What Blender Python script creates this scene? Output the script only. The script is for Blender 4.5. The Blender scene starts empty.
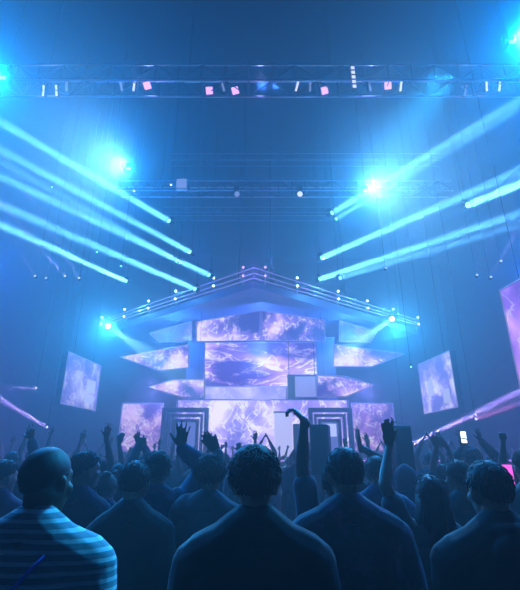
import bpy, bmesh, math, random
import numpy as np
from mathutils import Vector, Matrix, Euler, noise

random.seed(7)
sc = bpy.context.scene
col = sc.collection
R = math.radians
V = Vector

# ------------------------------------------------------------------ camera
TH = R(20.6)
F = 430.0
EYE = 1.70
cam = bpy.data.cameras.new('camera')
cam_o = bpy.data.objects.new('camera', cam)
col.objects.link(cam_o)
cam.sensor_width = 36
cam.sensor_fit = 'HORIZONTAL'
cam.lens = F / 520 * 36
cam.clip_start = 0.05
cam.clip_end = 200
cam_o.location = (0, 0, EYE)
cam_o.rotation_euler = (math.pi / 2 + TH, 0, 0)
sc.camera = cam_o
sc.view_settings.view_transform = 'Standard'
sc.view_settings.look = 'None'
sc.view_settings.gamma = 1
sc.view_settings.exposure = -0.12


def at(px, py, Y):
    """world point seen at a photo pixel, at distance Y in front of the camera"""
    X = (px - 260) / F
    u = (295 - py) / F
    yd = math.cos(TH) - u * math.sin(TH)
    zd = math.sin(TH) + u * math.cos(TH)
    return V((X / yd * Y, Y, EYE + zd / yd * Y))


# ------------------------------------------------------------------ materials
MATS = {}


def mat(name, base, rough=0.7, metal=0.0, emit=None, strength=0.0, sheen=0.0, spec=0.5):
    if name in MATS:
        return MATS[name]
    m = bpy.data.materials.new(name)
    m.use_nodes = True
    nt = m.node_tree
    p = nt.nodes['Principled BSDF']
    p.inputs['Base Color'].default_value = (*base, 1)
    p.inputs['Roughness'].default_value = rough
    p.inputs['Metallic'].default_value = metal
    p.inputs['Specular IOR Level'].default_value = spec
    if sheen:
        p.inputs['Sheen Weight'].default_value = sheen
        p.inputs['Sheen Roughness'].default_value = 0.4
    if emit:
        p.inputs['Emission Color'].default_value = (*emit, 1)
        p.inputs['Emission Strength'].default_value = strength
    # fine procedural grain so no surface is perfectly even
    tc = nt.nodes.new('ShaderNodeTexCoord')
    n = nt.nodes.new('ShaderNodeTexNoise')
    n.inputs['Scale'].default_value = 60
    n.inputs['Detail'].default_value = 4
    b = nt.nodes.new('ShaderNodeBump')
    b.inputs['Strength'].default_value = 0.12
    b.inputs['Distance'].default_value = 0.01
    nt.links.new(tc.outputs['Object'], n.inputs['Vector'])
    nt.links.new(n.outputs['Fac'], b.inputs['Height'])
    nt.links.new(b.outputs['Normal'], p.inputs['Normal'])
    MATS[name] = m
    return m


def stripes(name, c1, c2, period, axis='Z', rough=0.8, duty=0.5):
    m = mat(name, c1, rough, sheen=0.3)
    nt = m.node_tree
    p = nt.nodes['Principled BSDF']
    tc = nt.nodes.new('ShaderNodeTexCoord')
    sx = nt.nodes.new('ShaderNodeSeparateXYZ')
    md = nt.nodes.new('ShaderNodeMath')
    md.operation = 'DIVIDE'
    md.inputs[1].default_value = period
    fr = nt.nodes.new('ShaderNodeMath')
    fr.operation = 'FRACT'
    gt = nt.nodes.new('ShaderNodeMath')
    gt.operation = 'GREATER_THAN'
    gt.inputs[1].default_value = duty
    mx = nt.nodes.new('ShaderNodeMix')
    mx.data_type = 'RGBA'
    mx.inputs['A'].default_value = (*c1, 1)
    mx.inputs['B'].default_value = (*c2, 1)
    L = nt.links.new
    L(tc.outputs['Object'], sx.inputs[0])
    L(sx.outputs[axis], md.inputs[0])
    L(md.outputs[0], fr.inputs[0])
    L(fr.outputs[0], gt.inputs[0])
    L(gt.outputs[0], mx.inputs['Factor'])
    L(mx.outputs['Result'], p.inputs['Base Color'])
    return m


def blotch(name, c1, c2, scale=9):
    """printed cloth: soft patches of a second colour"""
    m = mat(name, c1, 0.8, sheen=0.3)
    nt = m.node_tree
    p = nt.nodes['Principled BSDF']
    tc = nt.nodes.new('ShaderNodeTexCoord')
    n = nt.nodes.new('ShaderNodeTexNoise')
    n.inputs['Scale'].default_value = scale
    n.inputs['Detail'].default_value = 3
    cr = nt.nodes.new('ShaderNodeValToRGB')
    cr.color_ramp.elements[0].position = 0.5
    cr.color_ramp.elements[0].color = (*c1, 1)
    cr.color_ramp.elements[1].position = 0.6
    cr.color_ramp.elements[1].color = (*c2, 1)
    nt.links.new(tc.outputs['Object'], n.inputs['Vector'])
    nt.links.new(n.outputs['Fac'], cr.inputs[0])
    nt.links.new(cr.outputs[0], p.inputs['Base Color'])
    return m


def nebula(name, seed, lo, mid, hi, strength=1.0, scale=0.6, stretch=(1, 1, 1.6), bands=0.5):
    """an LED screen showing glowing clouds and filaments"""
    m = bpy.data.materials.new(name)
    m.use_nodes = True
    nt = m.node_tree
    L = nt.links.new
    p = nt.nodes['Principled BSDF']
    p.inputs['Base Color'].default_value = (0.01, 0.01, 0.02, 1)
    p.inputs['Roughness'].default_value = 0.4
    tc = nt.nodes.new('ShaderNodeTexCoord')
    mp = nt.nodes.new('ShaderNodeMapping')
    mp.inputs['Location'].default_value = (seed * 3.7, seed * 1.9, seed * 5.3)
    mp.inputs['Scale'].default_value = stretch
    L(tc.outputs['Object'], mp.inputs['Vector'])
    n1 = nt.nodes.new('ShaderNodeTexNoise')
    n1.inputs['Scale'].default_value = scale
    n1.inputs['Detail'].default_value = 7
    n1.inputs['Distortion'].default_value = 0.5
    L(mp.outputs[0], n1.inputs['Vector'])
    cr = nt.nodes.new('ShaderNodeValToRGB')
    e = cr.color_ramp.elements
    e[0].position = 0.40
    e[0].color = (*lo, 1)
    e[1].position = 0.66
    e[1].color = (*hi, 1)
    k = e.new(0.52)
    k.color = (*mid, 1)
    L(n1.outputs['Fac'], cr.inputs[0])
    # thin bright filaments where a second noise crosses its middle value
    n2 = nt.nodes.new('ShaderNodeTexNoise')
    n2.inputs['Scale'].default_value = scale * 1.7
    n2.inputs['Detail'].default_value = 4
    n2.inputs['Distortion'].default_value = 2.0
    L(mp.outputs[0], n2.inputs['Vector'])
    sb = nt.nodes.new('ShaderNodeMath')
    sb.operation = 'SUBTRACT'
    sb.inputs[1].default_value = 0.5
    L(n2.outputs['Fac'], sb.inputs[0])
    ab = nt.nodes.new('ShaderNodeMath')
    ab.operation = 'ABSOLUTE'
    L(sb.outputs[0], ab.inputs[0])
    mr = nt.nodes.new('ShaderNodeMapRange')
    mr.inputs['From Min'].default_value = 0.0
    mr.inputs['From Max'].default_value = 0.035
    mr.inputs['To Min'].default_value = bands
    mr.inputs['To Max'].default_value = 0.0
    L(ab.outputs[0], mr.inputs['Value'])
    m3 = nt.nodes.new('ShaderNodeMapRange')
    m3.inputs['From Min'].default_value = 0.38
    m3.inputs['From Max'].default_value = 0.54
    L(n1.outputs['Fac'], m3.inputs['Value'])
    mu = nt.nodes.new('ShaderNodeMath')
    mu.operation = 'MULTIPLY'
    L(mr.outputs[0], mu.inputs[0])
    L(m3.outputs[0], mu.inputs[1])
    mr = mu
    mx = nt.nodes.new('ShaderNodeMix')
    mx.data_type = 'RGBA'
    mx.inputs['B'].default_value = (1.0, 0.88, 0.98, 1)
    L(mr.outputs[0], mx.inputs['Factor'])
    L(cr.outputs[0], mx.inputs['A'])
    L(mx.outputs['Result'], p.inputs['Emission Color'])
    p.inputs['Emission Strength'].default_value = strength
    m.cycles.emission_sampling = 'NONE'
    return m


# ------------------------------------------------------------------ mesh helpers
class MB:
    """collects verts and faces of one mesh"""

    def __init__(s):
        s.v = []
        s.f = []
        s.xf = None

    def add(s, vs, fs):
        o = len(s.v)
        s.v += [tuple(s.xf @ V(a)) if s.xf is not None else tuple(a) for a in vs]
        s.f += [tuple(i + o for i in f) for f in fs]

    def box(s, c, d, rot=None, bev=0.0):
        bm = bmesh.new()
        bmesh.ops.create_cube(bm, size=1)
        bmesh.ops.scale(bm, vec=V(d), verts=bm.verts)
        if bev:
            bmesh.ops.bevel(bm, geom=bm.edges[:], offset=bev, segments=2, affect='EDGES', profile=0.5)
        if rot is not None:
            bmesh.ops.rotate(bm, matrix=rot, verts=bm.verts)
        bmesh.ops.translate(bm, vec=V(c), verts=bm.verts)
        bm.verts.index_update()
        s.add([v.co[:] for v in bm.verts], [[v.index for v in f.verts] for f in bm.faces])
        bm.free()

    def cyl(s, a, b, r, r2=None, n=12):
        s.tube([a, b], [r, r if r2 is None else r2], n=n, caps=False)

    def tube(s, pts, rad, n=12, caps=True, side=None):
        """tube through pts; rad: one radius or (rx, ry) per point; round caps if caps"""
        P = [V(p) for p in pts]
        Rr = [(r, r) if isinstance(r, (int, float)) else r for r in rad]
        d0 = (P[1] - P[0]).normalized()
        ref = V(side) if side is not None else (V((1, 0, 0)) if abs(d0.x) < 0.9 else V((0, 1, 0)))
        rings = []
        if caps:
            for t in (80, 50, 22):
                rings.append((P[0] - d0 * math.sin(R(t)) * min(Rr[0]), [q * math.cos(R(t)) for q in Rr[0]], d0))
        for i, p in enumerate(P):
            a = P[max(i - 1, 0)]
            b = P[min(i + 1, len(P) - 1)]
            rings.append((p, Rr[i], (b - a).normalized()))
        if caps:
            d1 = (P[-1] - P[-2]).normalized()
            for t in (22, 50, 80):
                rings.append((P[-1] + d1 * math.sin(R(t)) * min(Rr[-1]), [q * math.cos(R(t)) for q in Rr[-1]], d1))
        vs, fs = [], []
        for c, r, d in rings:
            x = (ref - d * ref.dot(d))
            if x.length < 1e-5:
                x = d.orthogonal()
            x.normalize()
            ref = x
            y = d.cross(x)
            for k in range(n):
                t = 2 * math.pi * k / n
                vs.append(c + x * (r[0] * math.cos(t)) + y * (r[1] * math.sin(t)))
        m = len(rings)
        for i in range(m - 1):
            for k in range(n):
                k2 = (k + 1) % n
                fs.append((i * n + k, i * n + k2, (i + 1) * n + k2, (i + 1) * n + k))
        fs.append(tuple(range(n - 1, -1, -1)))
        fs.append(tuple((m - 1) * n + k for k in range(n)))
        s.add(vs, fs)

    def ell(s, c, r, n=16, rot=None):
        vs, fs = [V((0, 0, r[2]))], []
        m = n // 2
        for i in range(1, m):
            a = math.pi * i / m
            for k in range(n):
                t = 2 * math.pi * k / n
                vs.append(V((r[0] * math.sin(a) * math.cos(t), r[1] * math.sin(a) * math.sin(t), r[2] * math.cos(a))))
        vs.append(V((0, 0, -r[2])))
        for k in range(n):
            k2 = (k + 1) % n
            fs.append((0, 1 + k, 1 + k2))
            for i in range(m - 2):
                fs.append((1 + i * n + k, 1 + (i + 1) * n + k, 1 + (i + 1) * n + k2, 1 + i * n + k2))
            fs.append((1 + (m - 2) * n + k, len(vs) - 1, 1 + (m - 2) * n + k2))
        if rot is not None:
            vs = [rot @ v for v in vs]
        s.add([v + V(c) for v in vs], fs)

    def loft(s, secs, n=24, power=2.4):
        """stack of (z, cx, cy, rx, ry) super-elliptic sections"""
        vs, fs = [], []
        for z, cx, cy, rx, ry in secs:
            for k in range(n):
                t = 2 * math.pi * k / n
                c, q = math.cos(t), math.sin(t)
                vs.append((cx + rx * math.copysign(abs(c) ** (2 / power), c), cy + ry * math.copysign(abs(q) ** (2 / power), q), z))
        m = len(secs)
        for i in range(m - 1):
            for k in range(n):
                k2 = (k + 1) % n
                fs.append((i * n + k, i * n + k2, (i + 1) * n + k2, (i + 1) * n + k))
        fs.append(tuple(range(n - 1, -1, -1)))
        fs.append(tuple((m - 1) * n + k for k in range(n)))
        s.add(vs, fs)

    def torus(s, c, R0, r, n=28, m=8, tilt=0.0, sx=1.0, sy=1.0):
        vs, fs = [], []
        for i in range(n):
            a = 2 * math.pi * i / n
            for k in range(m):
                b = 2 * math.pi * k / m
                q = R0 + r * math.cos(b)
                x, y, z = sx * q * math.cos(a), sy * q * math.sin(a), r * math.sin(b)
                vs.append((c[0] + x, c[1] + y, c[2] + z + y * tilt))
        for i in range(n):
            for k in range(m):
                i2, k2 = (i + 1) % n, (k + 1) % m
                fs.append((i * m + k, i2 * m + k, i2 * m + k2, i * m + k2))
        s.add(vs, fs)

    def prism(s, poly, d):
        """polygon (list of 3D points) extruded along vector d"""
        n = len(poly)
        d = V(d)
        a = [V(p) for p in poly]
        vs = a + [p + d for p in a]
        fs = [tuple(range(n)), tuple(range(2 * n - 1, n - 1, -1))]
        for i in range(n):
            j = (i + 1) % n
            fs.append((i, i + n, j + n, j))
        s.add(vs, fs)

    def mesh(s, name):
        me = bpy.data.meshes.new(name)
        me.from_pydata([tuple(v) for v in s.v], [], s.f)
        bm = bmesh.new()
        bm.from_mesh(me)
        bmesh.ops.recalc_face_normals(bm, faces=bm.faces)
        bm.to_mesh(me)
        bm.free()
        return me

    def build(s, name, m, parent=None, smooth=False):
        me = s.mesh(name)
        return link(name, me, m, parent, smooth)


def link(name, me, m, parent=None, smooth=False):
    if smooth:
        for p in me.polygons:
            p.use_smooth = True
    me.materials.append(m)
    o = bpy.data.objects.new(name, me)
    col.objects.link(o)
    if parent is not None:
        o.parent = parent
    return o


def tag(o, label=None, cat=None, group=None, kind=None):
    if label:
        o['label'] = label
    if cat:
        o['category'] = cat
    if group:
        o['group'] = group
    if kind:
        o['kind'] = kind
    return o


def thing(name, label, cat, loc=(0, 0, 0), rz=0.0, group=None):
    o = bpy.data.objects.new(name, None)
    col.objects.link(o)
    o.empty_display_size = 0.1
    o.location = loc
    o.rotation_euler = (0, 0, rz)
    return tag(o, label, cat, group)


def kids(o):
    return [c for c in CH.get(o.name, [])]


def copy_tree(root):
    r = root.copy()
    col.objects.link(r)
    for ch in list(root.children):
        c = ch.copy()
        col.objects.link(c)
        c.parent = r
        for g in list(ch.children):
            d = g.copy()
            col.objects.link(d)
            d.parent = c
    return r


# ------------------------------------------------------------------ haze
w = bpy.data.worlds.new('venue_air')
sc.world = w
w.use_nodes = True
wn = w.node_tree
wn.nodes['Background'].inputs[0].default_value = (0, 0, 0, 1)
vs_ = wn.nodes.new('ShaderNodeVolumeScatter')
vs_.inputs['Density'].default_value = 0.022
vs_.inputs['Anisotropy'].default_value = 0.6
wn.links.new(vs_.outputs[0], wn.nodes['World Output'].inputs['Volume'])
sc.cycles.volume_bounces = 0
sc.cycles.use_denoising = True

CY = (0.13, 0.52, 1.0)
CYL = (0.02, 0.40, 1.0)
CYF = (0.0, 0.27, 1.0)
CYW = (0.12, 0.62, 1.0)
BLUE = (0.02, 0.12, 1.0)
VIO = (0.24, 0.12, 1.0)
LAV = (0.45, 0.32, 1.0)
PINK = (1.0, 0.25, 0.9)


def light(kind, loc, energy, color, aim=None, size=0.1, spot=40, blend=0.6, spread=None, name=None):
    l = bpy.data.lights.new(name or 'lamp', kind)
    l.energy = energy
    l.color = color
    if kind == 'AREA':
        l.shape = 'DISK'
        l.size = size
        if spread:
            l.spread = R(spread)
    else:
        l.shadow_soft_size = size
    if kind == 'SPOT':
        l.spot_size = R(spot)
        l.spot_blend = blend
    o = bpy.data.objects.new(l.name, l)
    col.objects.link(o)
    o.location = loc
    if aim is not None:
        o.rotation_euler = (V(aim) - V(loc)).to_track_quat('-Z', 'Y').to_euler()
    return o


# ------------------------------------------------------------------ the room
M_WALL = mat('dark_wall', (0.012, 0.018, 0.04), 0.9)
M_FLOOR = mat('dark_floor', (0.02, 0.022, 0.03), 0.55)
M_BLACK = mat('black_metal', (0.015, 0.016, 0.02), 0.45, 0.3)
M_CASE = mat('black_case', (0.02, 0.022, 0.03), 0.5)
M_ALU = mat('aluminium', (0.62, 0.63, 0.68), 0.3, 1.0)
M_ALUD = mat('dull_aluminium', (0.35, 0.37, 0.42), 0.45, 0.9)
M_LAT = mat('painted_lattice', (0.05, 0.06, 0.09), 0.6)
M_STAGE = mat('stage_black', (0.02, 0.022, 0.035), 0.35)
M_SET = mat('stage_set_blue_grey', (0.10, 0.12, 0.22), 0.5)
M_SETL = mat('stage_set_light', (0.45, 0.48, 0.62), 0.45)
CEIL = 16.5


def structure(name, c, d, m):
    b = MB()
    b.box(c, d)
    return tag(b.build(name, m), kind='structure')


structure('floor', (0, 9, -0.1), (30, 46, 0.2), M_FLOOR)
structure('ceiling', (0, 9, CEIL + 0.1), (30, 46, 0.2), M_WALL)
structure('wall_left', (-14.1, 9, CEIL / 2), (0.2, 46, CEIL), M_WALL)
structure('wall_right', (14.1, 9, CEIL / 2), (0.2, 46, CEIL), M_WALL)
structure('wall_back', (0, 31.1, CEIL / 2), (28, 0.2, CEIL), M_WALL)
structure('wall_rear', (0, -13.1, CEIL / 2), (28, 0.2, CEIL), M_WALL)


# ------------------------------------------------------------------ trusses
def truss(px0, px1, py, Y, s, label, rad=0.028, bays=None, chord=M_ALU):
    a, b = at(px0, py, Y), at(px1, py, Y)
    z = (a.z + b.z) / 2
    t = thing('ceiling_truss', label, 'lighting truss', ((a.x + b.x) / 2, Y, z), group=None)
    h = (b.x - a.x) / 2
    cn = [(-s / 2, -s / 2), (s / 2, -s / 2), (s / 2, s / 2), (-s / 2, s / 2)]
    for y, zz in cn:
        m = MB()
        m.cyl((-h, y, zz), (h, y, zz), rad, n=10)
        m.build('chord', chord, t, True)
    n = bays or max(4, round(2 * h / (s * 1.15)))
    for face in range(4):
        m = MB()
        p, q = cn[face], cn[(face + 1) % 4]
        for i in range(n):
            x0, x1 = -h + 2 * h * i / n, -h + 2 * h * (i + 1) / n
            u, v = (p, q) if (i + face) % 2 else (q, p)
            m.cyl((x0, *u), (x1, *v), rad * 0.5, n=6)
            m.cyl((x0, *p), (x0, *q), rad * 0.5, n=6)
        m.build('lattice', M_LAT, t, True)
    for i in range(4):
        x = -h + 2 * h * (i + 0.5) / 4
        m = MB()
        m.cyl((x, 0, s / 2), (x, 0, CEIL - z - 0.005), 0.008, n=6)
        m.build('hanging_cable', M_BLACK, t)
    return t, z


TR1, Z1 = truss(-25, 545, 81, 9.5, 0.58, 'long silver lattice truss across the top of the view, nearest the crowd')
TR2, Z2 = truss(120, 450, 189, 13.5, 0.42, 'shorter truss above the stage carrying two yoke spotlights and a square lamp', 0.024)
TR3, Z3 = truss(172, 440, 160, 17.5, 0.42, 'faint dark truss high behind the one with the square lamp', 0.016, chord=M_ALUD)
TR4, Z4 = truss(165, 330, 214, 19.5, 0.5, 'faint lattice truss low over the stage canopy, lost in haze', 0.016, chord=M_ALUD)


# ------------------------------------------------------------------ lamps
def lens_mat(name, c, s):
    m = mat(name, (0.02, 0.02, 0.02), 0.3, emit=c, strength=s)
    m.cycles.emission_sampling = 'NONE'
    return m


L_CY = lens_mat('lens_cyan', (0.2, 0.75, 1.0), 3.0)
L_WH = lens_mat('lens_white', (0.55, 0.88, 1.0), 5)
L_PK = lens_mat('lens_pink', (0.85, 0.42, 1.0), 1.5)
L_VI = lens_mat('lens_violet', (0.6, 0.6, 1.0), 1.6)
L_DIM = lens_mat('lens_dim', (0.4, 0.5, 1.0), 0.5)


def aim_rot(d):
    return V(d).to_track_quat('Y', 'Z').to_matrix()


def spotlight(loc, aim, lens, size, label, group=None, cat='spotlight', rod=None, yoke=True, name='moving_head_spotlight'):
    """yoke lamp with its own hanging rod up to what carries it"""
    loc = V(loc)
    t = thing(name, label, cat, loc, group=group)
    rot = aim_rot((V(aim) - loc).normalized())
    k = size
    h = MB()
    h.xf = rot.to_4x4()
    h.tube([(0, -1.5 * k, 0), (0, -1.3 * k, 0), (0, -0.5 * k, 0), (0, 0, 0)], [0.35 * k, 0.5 * k, 0.58 * k, 0.56 * k], n=16, caps=False)
    h.torus((0, 0, 0), 0.5 * k, 0.08 * k, n=18, m=6)
    h2 = MB()
    h2.xf = rot.to_4x4()
    h2.tube([(0, -1.5 * k, 0), (0, -1.3 * k, 0), (0, -0.45 * k, 0), (0, 0, 0), (0, 0.03 * k, 0)], [0.35 * k, 0.5 * k, 0.6 * k, 0.6 * k, 0.53 * k], n=18, caps=False)
    for j in range(3):
        h2.tube([(0, (-1.25 + 0.22 * j) * k, 0), (0, (-1.17 + 0.22 * j) * k, 0)], [0.62 * k, 0.62 * k], n=18, caps=False)
    hd = h2.build('head', M_BLACK, t, True)
    g = MB()
    g.xf = rot.to_4x4()
    g.tube([(0, 0.0, 0), (0, 0.06 * k, 0), (0, 0.1 * k, 0)], [0.5 * k, 0.48 * k, 0.3 * k], n=18, caps=False)
    g.build('lens', lens, hd, True)
    mid = rot @ V((0, -0.7 * k, 0))
    if yoke:
        y = MB()
        for sx in (-1, 1):
            y.box((mid.x + sx * 0.72 * k, mid.y, mid.z + 0.35 * k), (0.1 * k, 0.22 * k, 1.1 * k), bev=0.02 * k)
        y.box((mid.x, mid.y, mid.z + 0.95 * k), (1.54 * k, 0.3 * k, 0.14 * k), bev=0.02 * k)
        y.build('yoke', M_BLACK, t)
        b = MB()
        b.box((mid.x, mid.y, mid.z + 1.25 * k), (0.9 * k, 0.7 * k, 0.45 * k), bev=0.05 * k)
        b.build('base', M_CASE, t)
    top = mid.z + (1.47 * k if yoke else 0.4 * k)
    if rod is not None:
        r = MB()
        r.cyl((mid.x, mid.y, top - 0.02), (mid.x, mid.y, rod - loc.z), 0.007, n=6)
        r.build('hanging_rod', M_BLACK, t)
    return t


BEAM_N = [0]


def beam_lamp(px, py, tx, ty, label, Y=14.0, TY=8.0, power=60, color=CY, size=0.2, spread=1.2, lens=None, group='beam spotlights hung in front of the stage'):
    a, b = at(px, py, Y), at(tx, ty, TY)
    d = (b - a).normalized()
    spotlight(a, b, lens or L_CY, max(size * 0.75, 0.07), label, group, rod=CEIL)
    light('AREA', a + d * 0.05, power, color, b, size=size, spread=spread, name='beam')


beams = [
    # left bank: lamp end pixel -> a point the beam runs to, outside the left edge
    (169, 221, -20, 110, 1.35, 0.21, 'beam spotlight ending the topmost bright cyan beam of the left bank'),
    (190, 252, -20, 139, 1.1, 0.19, 'beam spotlight ending the second cyan beam down, low over the stage left end'),
    (209, 275, -20, 167, 1.1, 0.19, 'beam spotlight of the left bank whose beam ends nearest the canopy peak'),
    (195, 289, -20, 196, 0.9, 0.19, 'lowest bright left spotlight, just over the canopy rail'),
    (126, 281, -20, 216, 0.45, 0.16, 'dim beam spotlight furthest down the outer left'),
    (177, 261, -20, 150, 0.4, 0.17, 'dim beam spotlight between the second and third cyan beams of the left bank'),
    # right bank
    (332, 213, 545, 85, 1.5, 0.22, 'beam spotlight ending the topmost cyan beam of the right bank'),
    (336, 219, 545, 93, 0.6, 0.16, 'beam spotlight just under the topmost one of the right bank'),
    (322, 258, 545, 160, 1.35, 0.22, 'beam spotlight ending the long middle cyan beam of the right bank'),
    (320, 279, 545, 205, 0.9, 0.19, 'lowest spotlight of the right bank, just over the canopy rail'),
    (340, 278, 545, 217, 0.35, 0.16, 'dim beam spotlight beside the lowest one of the right bank'),
]
for i, (px, py, tx, ty, pw, sz, lb) in enumerate(beams):
    beam_lamp(px, py, tx, ty, lb, Y=13.6 + 0.35 * (i % 5), power=150 * pw, size=sz)
# one nearer lamp at the right edge with a short thick beam
beam_lamp(468, 205, 560, 168, 'nearer beam spotlight at the right edge with a short thick cyan beam', Y=11, TY=7, power=60, size=0.22, spread=2)

thin = [
    (46, 278, 4, 190, 'tiny violet beam lamp, longest thin beam of the left group'),
    (35, 276, -10, 205, 'tiny violet beam lamp, outermost of the left group'),
    (79, 278, 45, 222, 'tiny violet beam lamp, innermost of the left group'),
    (65, 276, 30, 236, 'tiny violet beam lamp with the faintest beam of the left group'),
    (477, 275, 512, 190, 'tiny violet beam lamp, innermost of the trio over the big purple screen'),
    (491, 277, 530, 200, 'tiny violet beam lamp, lower outer one over the big purple screen'),
    (501, 261, 535, 200, 'tiny violet beam lamp, highest of the trio over the big purple screen'),
    (386, 268, 440, 205, 'tiny violet beam lamp by the right end of the canopy'),
]
for px, py, tx, ty, lb in thin:
    beam_lamp(px, py, tx, ty, lb, Y=12, TY=9.5, power=3.4, color=LAV, size=0.05, spread=0.7, lens=L_VI, group='thin violet beam lamps')

low = [
    (47, 427, -40, 374, 15.5, 7, 2, 'low lamp at the left whose violet beam rises to the left edge'),
    (406, 447, 560, 372, 16.5, 7, 9, 'low lamp by the stage side sending the pale beam up to the right edge'),
    (476, 419, 570, 385, 13, 8, 1.5, 'low lamp sending the thin pink beam at the right edge'),
    (36, 388, -40, 388, 15.5, 9, 0.5, 'low lamp sending a faint level violet beam at the left edge'),
]
for px, py, tx, ty, Y, TY, pw, lb in low:
    a, b = at(px, py, Y), at(tx, ty, TY)
    t = spotlight(a, b, L_VI, 0.08, lb, 'low violet beam lamps', yoke=True, rod=CEIL)
    light('AREA', a + (b - a).normalized() * 0.04, pw, LAV if 'pink' not in lb else PINK, b, size=0.11, spread=0.8, name='beam')

# glowing floods hung from the trusses
floods = [
    (128, 168, 12.75, 4200, CYF, 'bright cyan flood lamp at the left end of the upper truss, wrapped in glow'),
    (366, 190, 12.75, 3400, CYF, 'bright cyan flood lamp on the right of the upper truss, wrapped in glow'),
    (2, 77, 8.7, 5200, CYF, 'cyan flood lamp at the left end of the long front truss'),
    (513, 41, 8.7, 5200, CYF, 'cyan flood lamp above the right end of the long front truss'),
]
for px, py, Y, pw, c, lb in floods:
    a = at(px, py, Y)
    t = thing('hanging_flood_lamp', lb, 'flood lamp', a, group='cyan flood lamps')
    b = MB()
    b.box((0, 0.14, 0), (0.24, 0.2, 0.18), bev=0.03)
    b.build('housing', M_BLACK, t)
    b = MB()
    b.box((0, 0.03, 0), (0.17, 0.03, 0.11), bev=0.01)
    b.build('lens', L_CY, t)
    b = MB()
    b.box((-0.18, 0.14, 0.1), (0.03, 0.08, 0.4))
    b.box((0.18, 0.14, 0.1), (0.03, 0.08, 0.4))
    b.box((0, 0.14, 0.3), (0.38, 0.08, 0.03))
    b.cyl((0, 0.14, 0.3), (0, 0.14, CEIL - a.z), 0.014, n=6)
    b.build('bracket', M_BLACK, t)
    light('SPOT', a + V((0, -0.12, 0)), pw * 1.5, c, V((a.x * 0.9, 0, 1.0)), size=0.12, spot=62 if Y > 10 else 84, blend=1.0, name='flood')
    light('SPOT', a + V((0, -0.15, 0)), 3600, (0.36, 0.85, 1.0), V((a.x * 0.85, 0, 2.0)), size=0.1, spot=38 if Y > 10 else 48, blend=1.0, name='flood_core')

# small cans along the front truss
cans = [(42, L_VI), (55, L_VI), (68, L_DIM), (122, L_DIM), (135, L_VI), (148, L_PK), (209, L_PK), (223, L_DIM), (235, L_PK),
        (297, L_VI), (310, L_DIM), (325, L_PK), (369, L_DIM), (387, L_PK), (400, L_VI), (467, L_DIM), (485, L_VI), (498, L_VI)]
words_ = {L_VI: 'slim violet', L_DIM: 'slim pale blue', L_PK: 'square pink'}
cnt = {}
for i, (px, lm) in enumerate(cans):
    a = at(px, 89, 9.5)
    a.z = Z1 - 0.42
    a.y = 9.5 + random.choice((-0.1, 0.08))
    sd = 'left' if px < 260 else 'right'
    key = (lm.name, sd)
    cnt[key] = cnt.get(key, 0) + 1
    nth = ['outermost', 'second', 'third', 'fourth', 'fifth'][cnt[key] - 1] if sd == 'left' else ['first', 'second', 'third', 'fourth', 'fifth'][cnt[key] - 1]
    lb = f'{words_[lm]} lamp, {nth} such ' + ('from the left end of the front truss' if sd == 'left' else 'right of the middle of the front truss')
    t = thing('hanging_tube_lamp' if lm is not L_PK else 'hanging_square_lamp', lb, 'stage lamp', a, group='small lamps under the front truss')
    a.z += 0.14
    t.location = a
    rot = Euler((R(40), R(random.uniform(-22, 22)), 0)).to_matrix()
    pink = lm is L_PK
    w_, h_ = (0.2, 0.2) if pink else (0.06, 0.3)
    b = MB()
    b.xf = rot.to_4x4()
    b.box((0, 0.05, 0), (w_ + 0.03, 0.1, h_ + 0.03), bev=0.012)
    b.build('housing', M_CASE, t)
    b = MB()
    b.xf = rot.to_4x4()
    b.box((0, -0.006, 0), (w_, 0.02, h_), bev=0.005)
    b.build('lens', lm, t)
    b = MB()
    b.cyl((-0.03, 0.06, 0.02), (-0.03, 0.06, 0.22), 0.01, n=6)
    b.cyl((0.03, 0.06, 0.02), (0.03, 0.06, 0.22), 0.01, n=6)
    b.cyl((-0.05, 0.06, 0.22), (0.05, 0.06, 0.22), 0.014, n=6)
    b.build('bracket', M_ALU, t)
for x in (-7, -3.5, 0, 3.5, 7):
    light('POINT', (x, 9.5, Z1), 10, (0.35, 0.4, 1.0), size=0.1, name='truss_fill')  # fill points added inside the truss to brighten its chords

# the white LED batten standing up through the front truss
a = at(351, 88, 9.45)
t = thing('hanging_led_batten', 'upright white LED batten standing in the front truss right of centre', 'LED batten', (a.x, 9.13, Z1 - 0.72))
b = MB()
b.box((0, 0, 0.42), (0.13, 0.09, 0.92), bev=0.015)
b.build('housing', M_BLACK, t)
for j in range(5):
    b = MB()
    b.box((0, -0.05, 0.08 + j * 0.17), (0.1, 0.02, 0.1), bev=0.006)
    b.build('cell', L_VI, t)

# yoke lamps and the square lamp on the upper truss
for px, lb in ((237, 'large violet tinted yoke spotlight hanging on the upper truss left of centre'),
               (300, 'large pale yoke spotlight hanging on the upper truss right of centre')):
    a = at(px, 194, 13.2)
    spotlight(a, a + V((0.2 if px < 260 else -0.2, -1, -0.9)), L_DIM if px < 260 else L_VI, 0.2, lb, 'yoke spotlights on the upper truss', rod=Z2)
a = at(182, 185, 13.1)
t = thing('hanging_panel_lamp', 'square grey lamp panel hanging on the upper truss, left part', 'square lamp', a)
b = MB()
b.box((0, 0, 0), (0.42, 0.16, 0.44), bev=0.03)
b.build('housing', M_ALUD, t)
b = MB()
b.box((0, -0.085, 0), (0.36, 0.012, 0.38))
b.build('panel', L_DIM, t)
b = MB()
b.box((0, 0.03, 0.3), (0.06, 0.06, 0.3))
b.build('clamp', M_BLACK, t)

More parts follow.
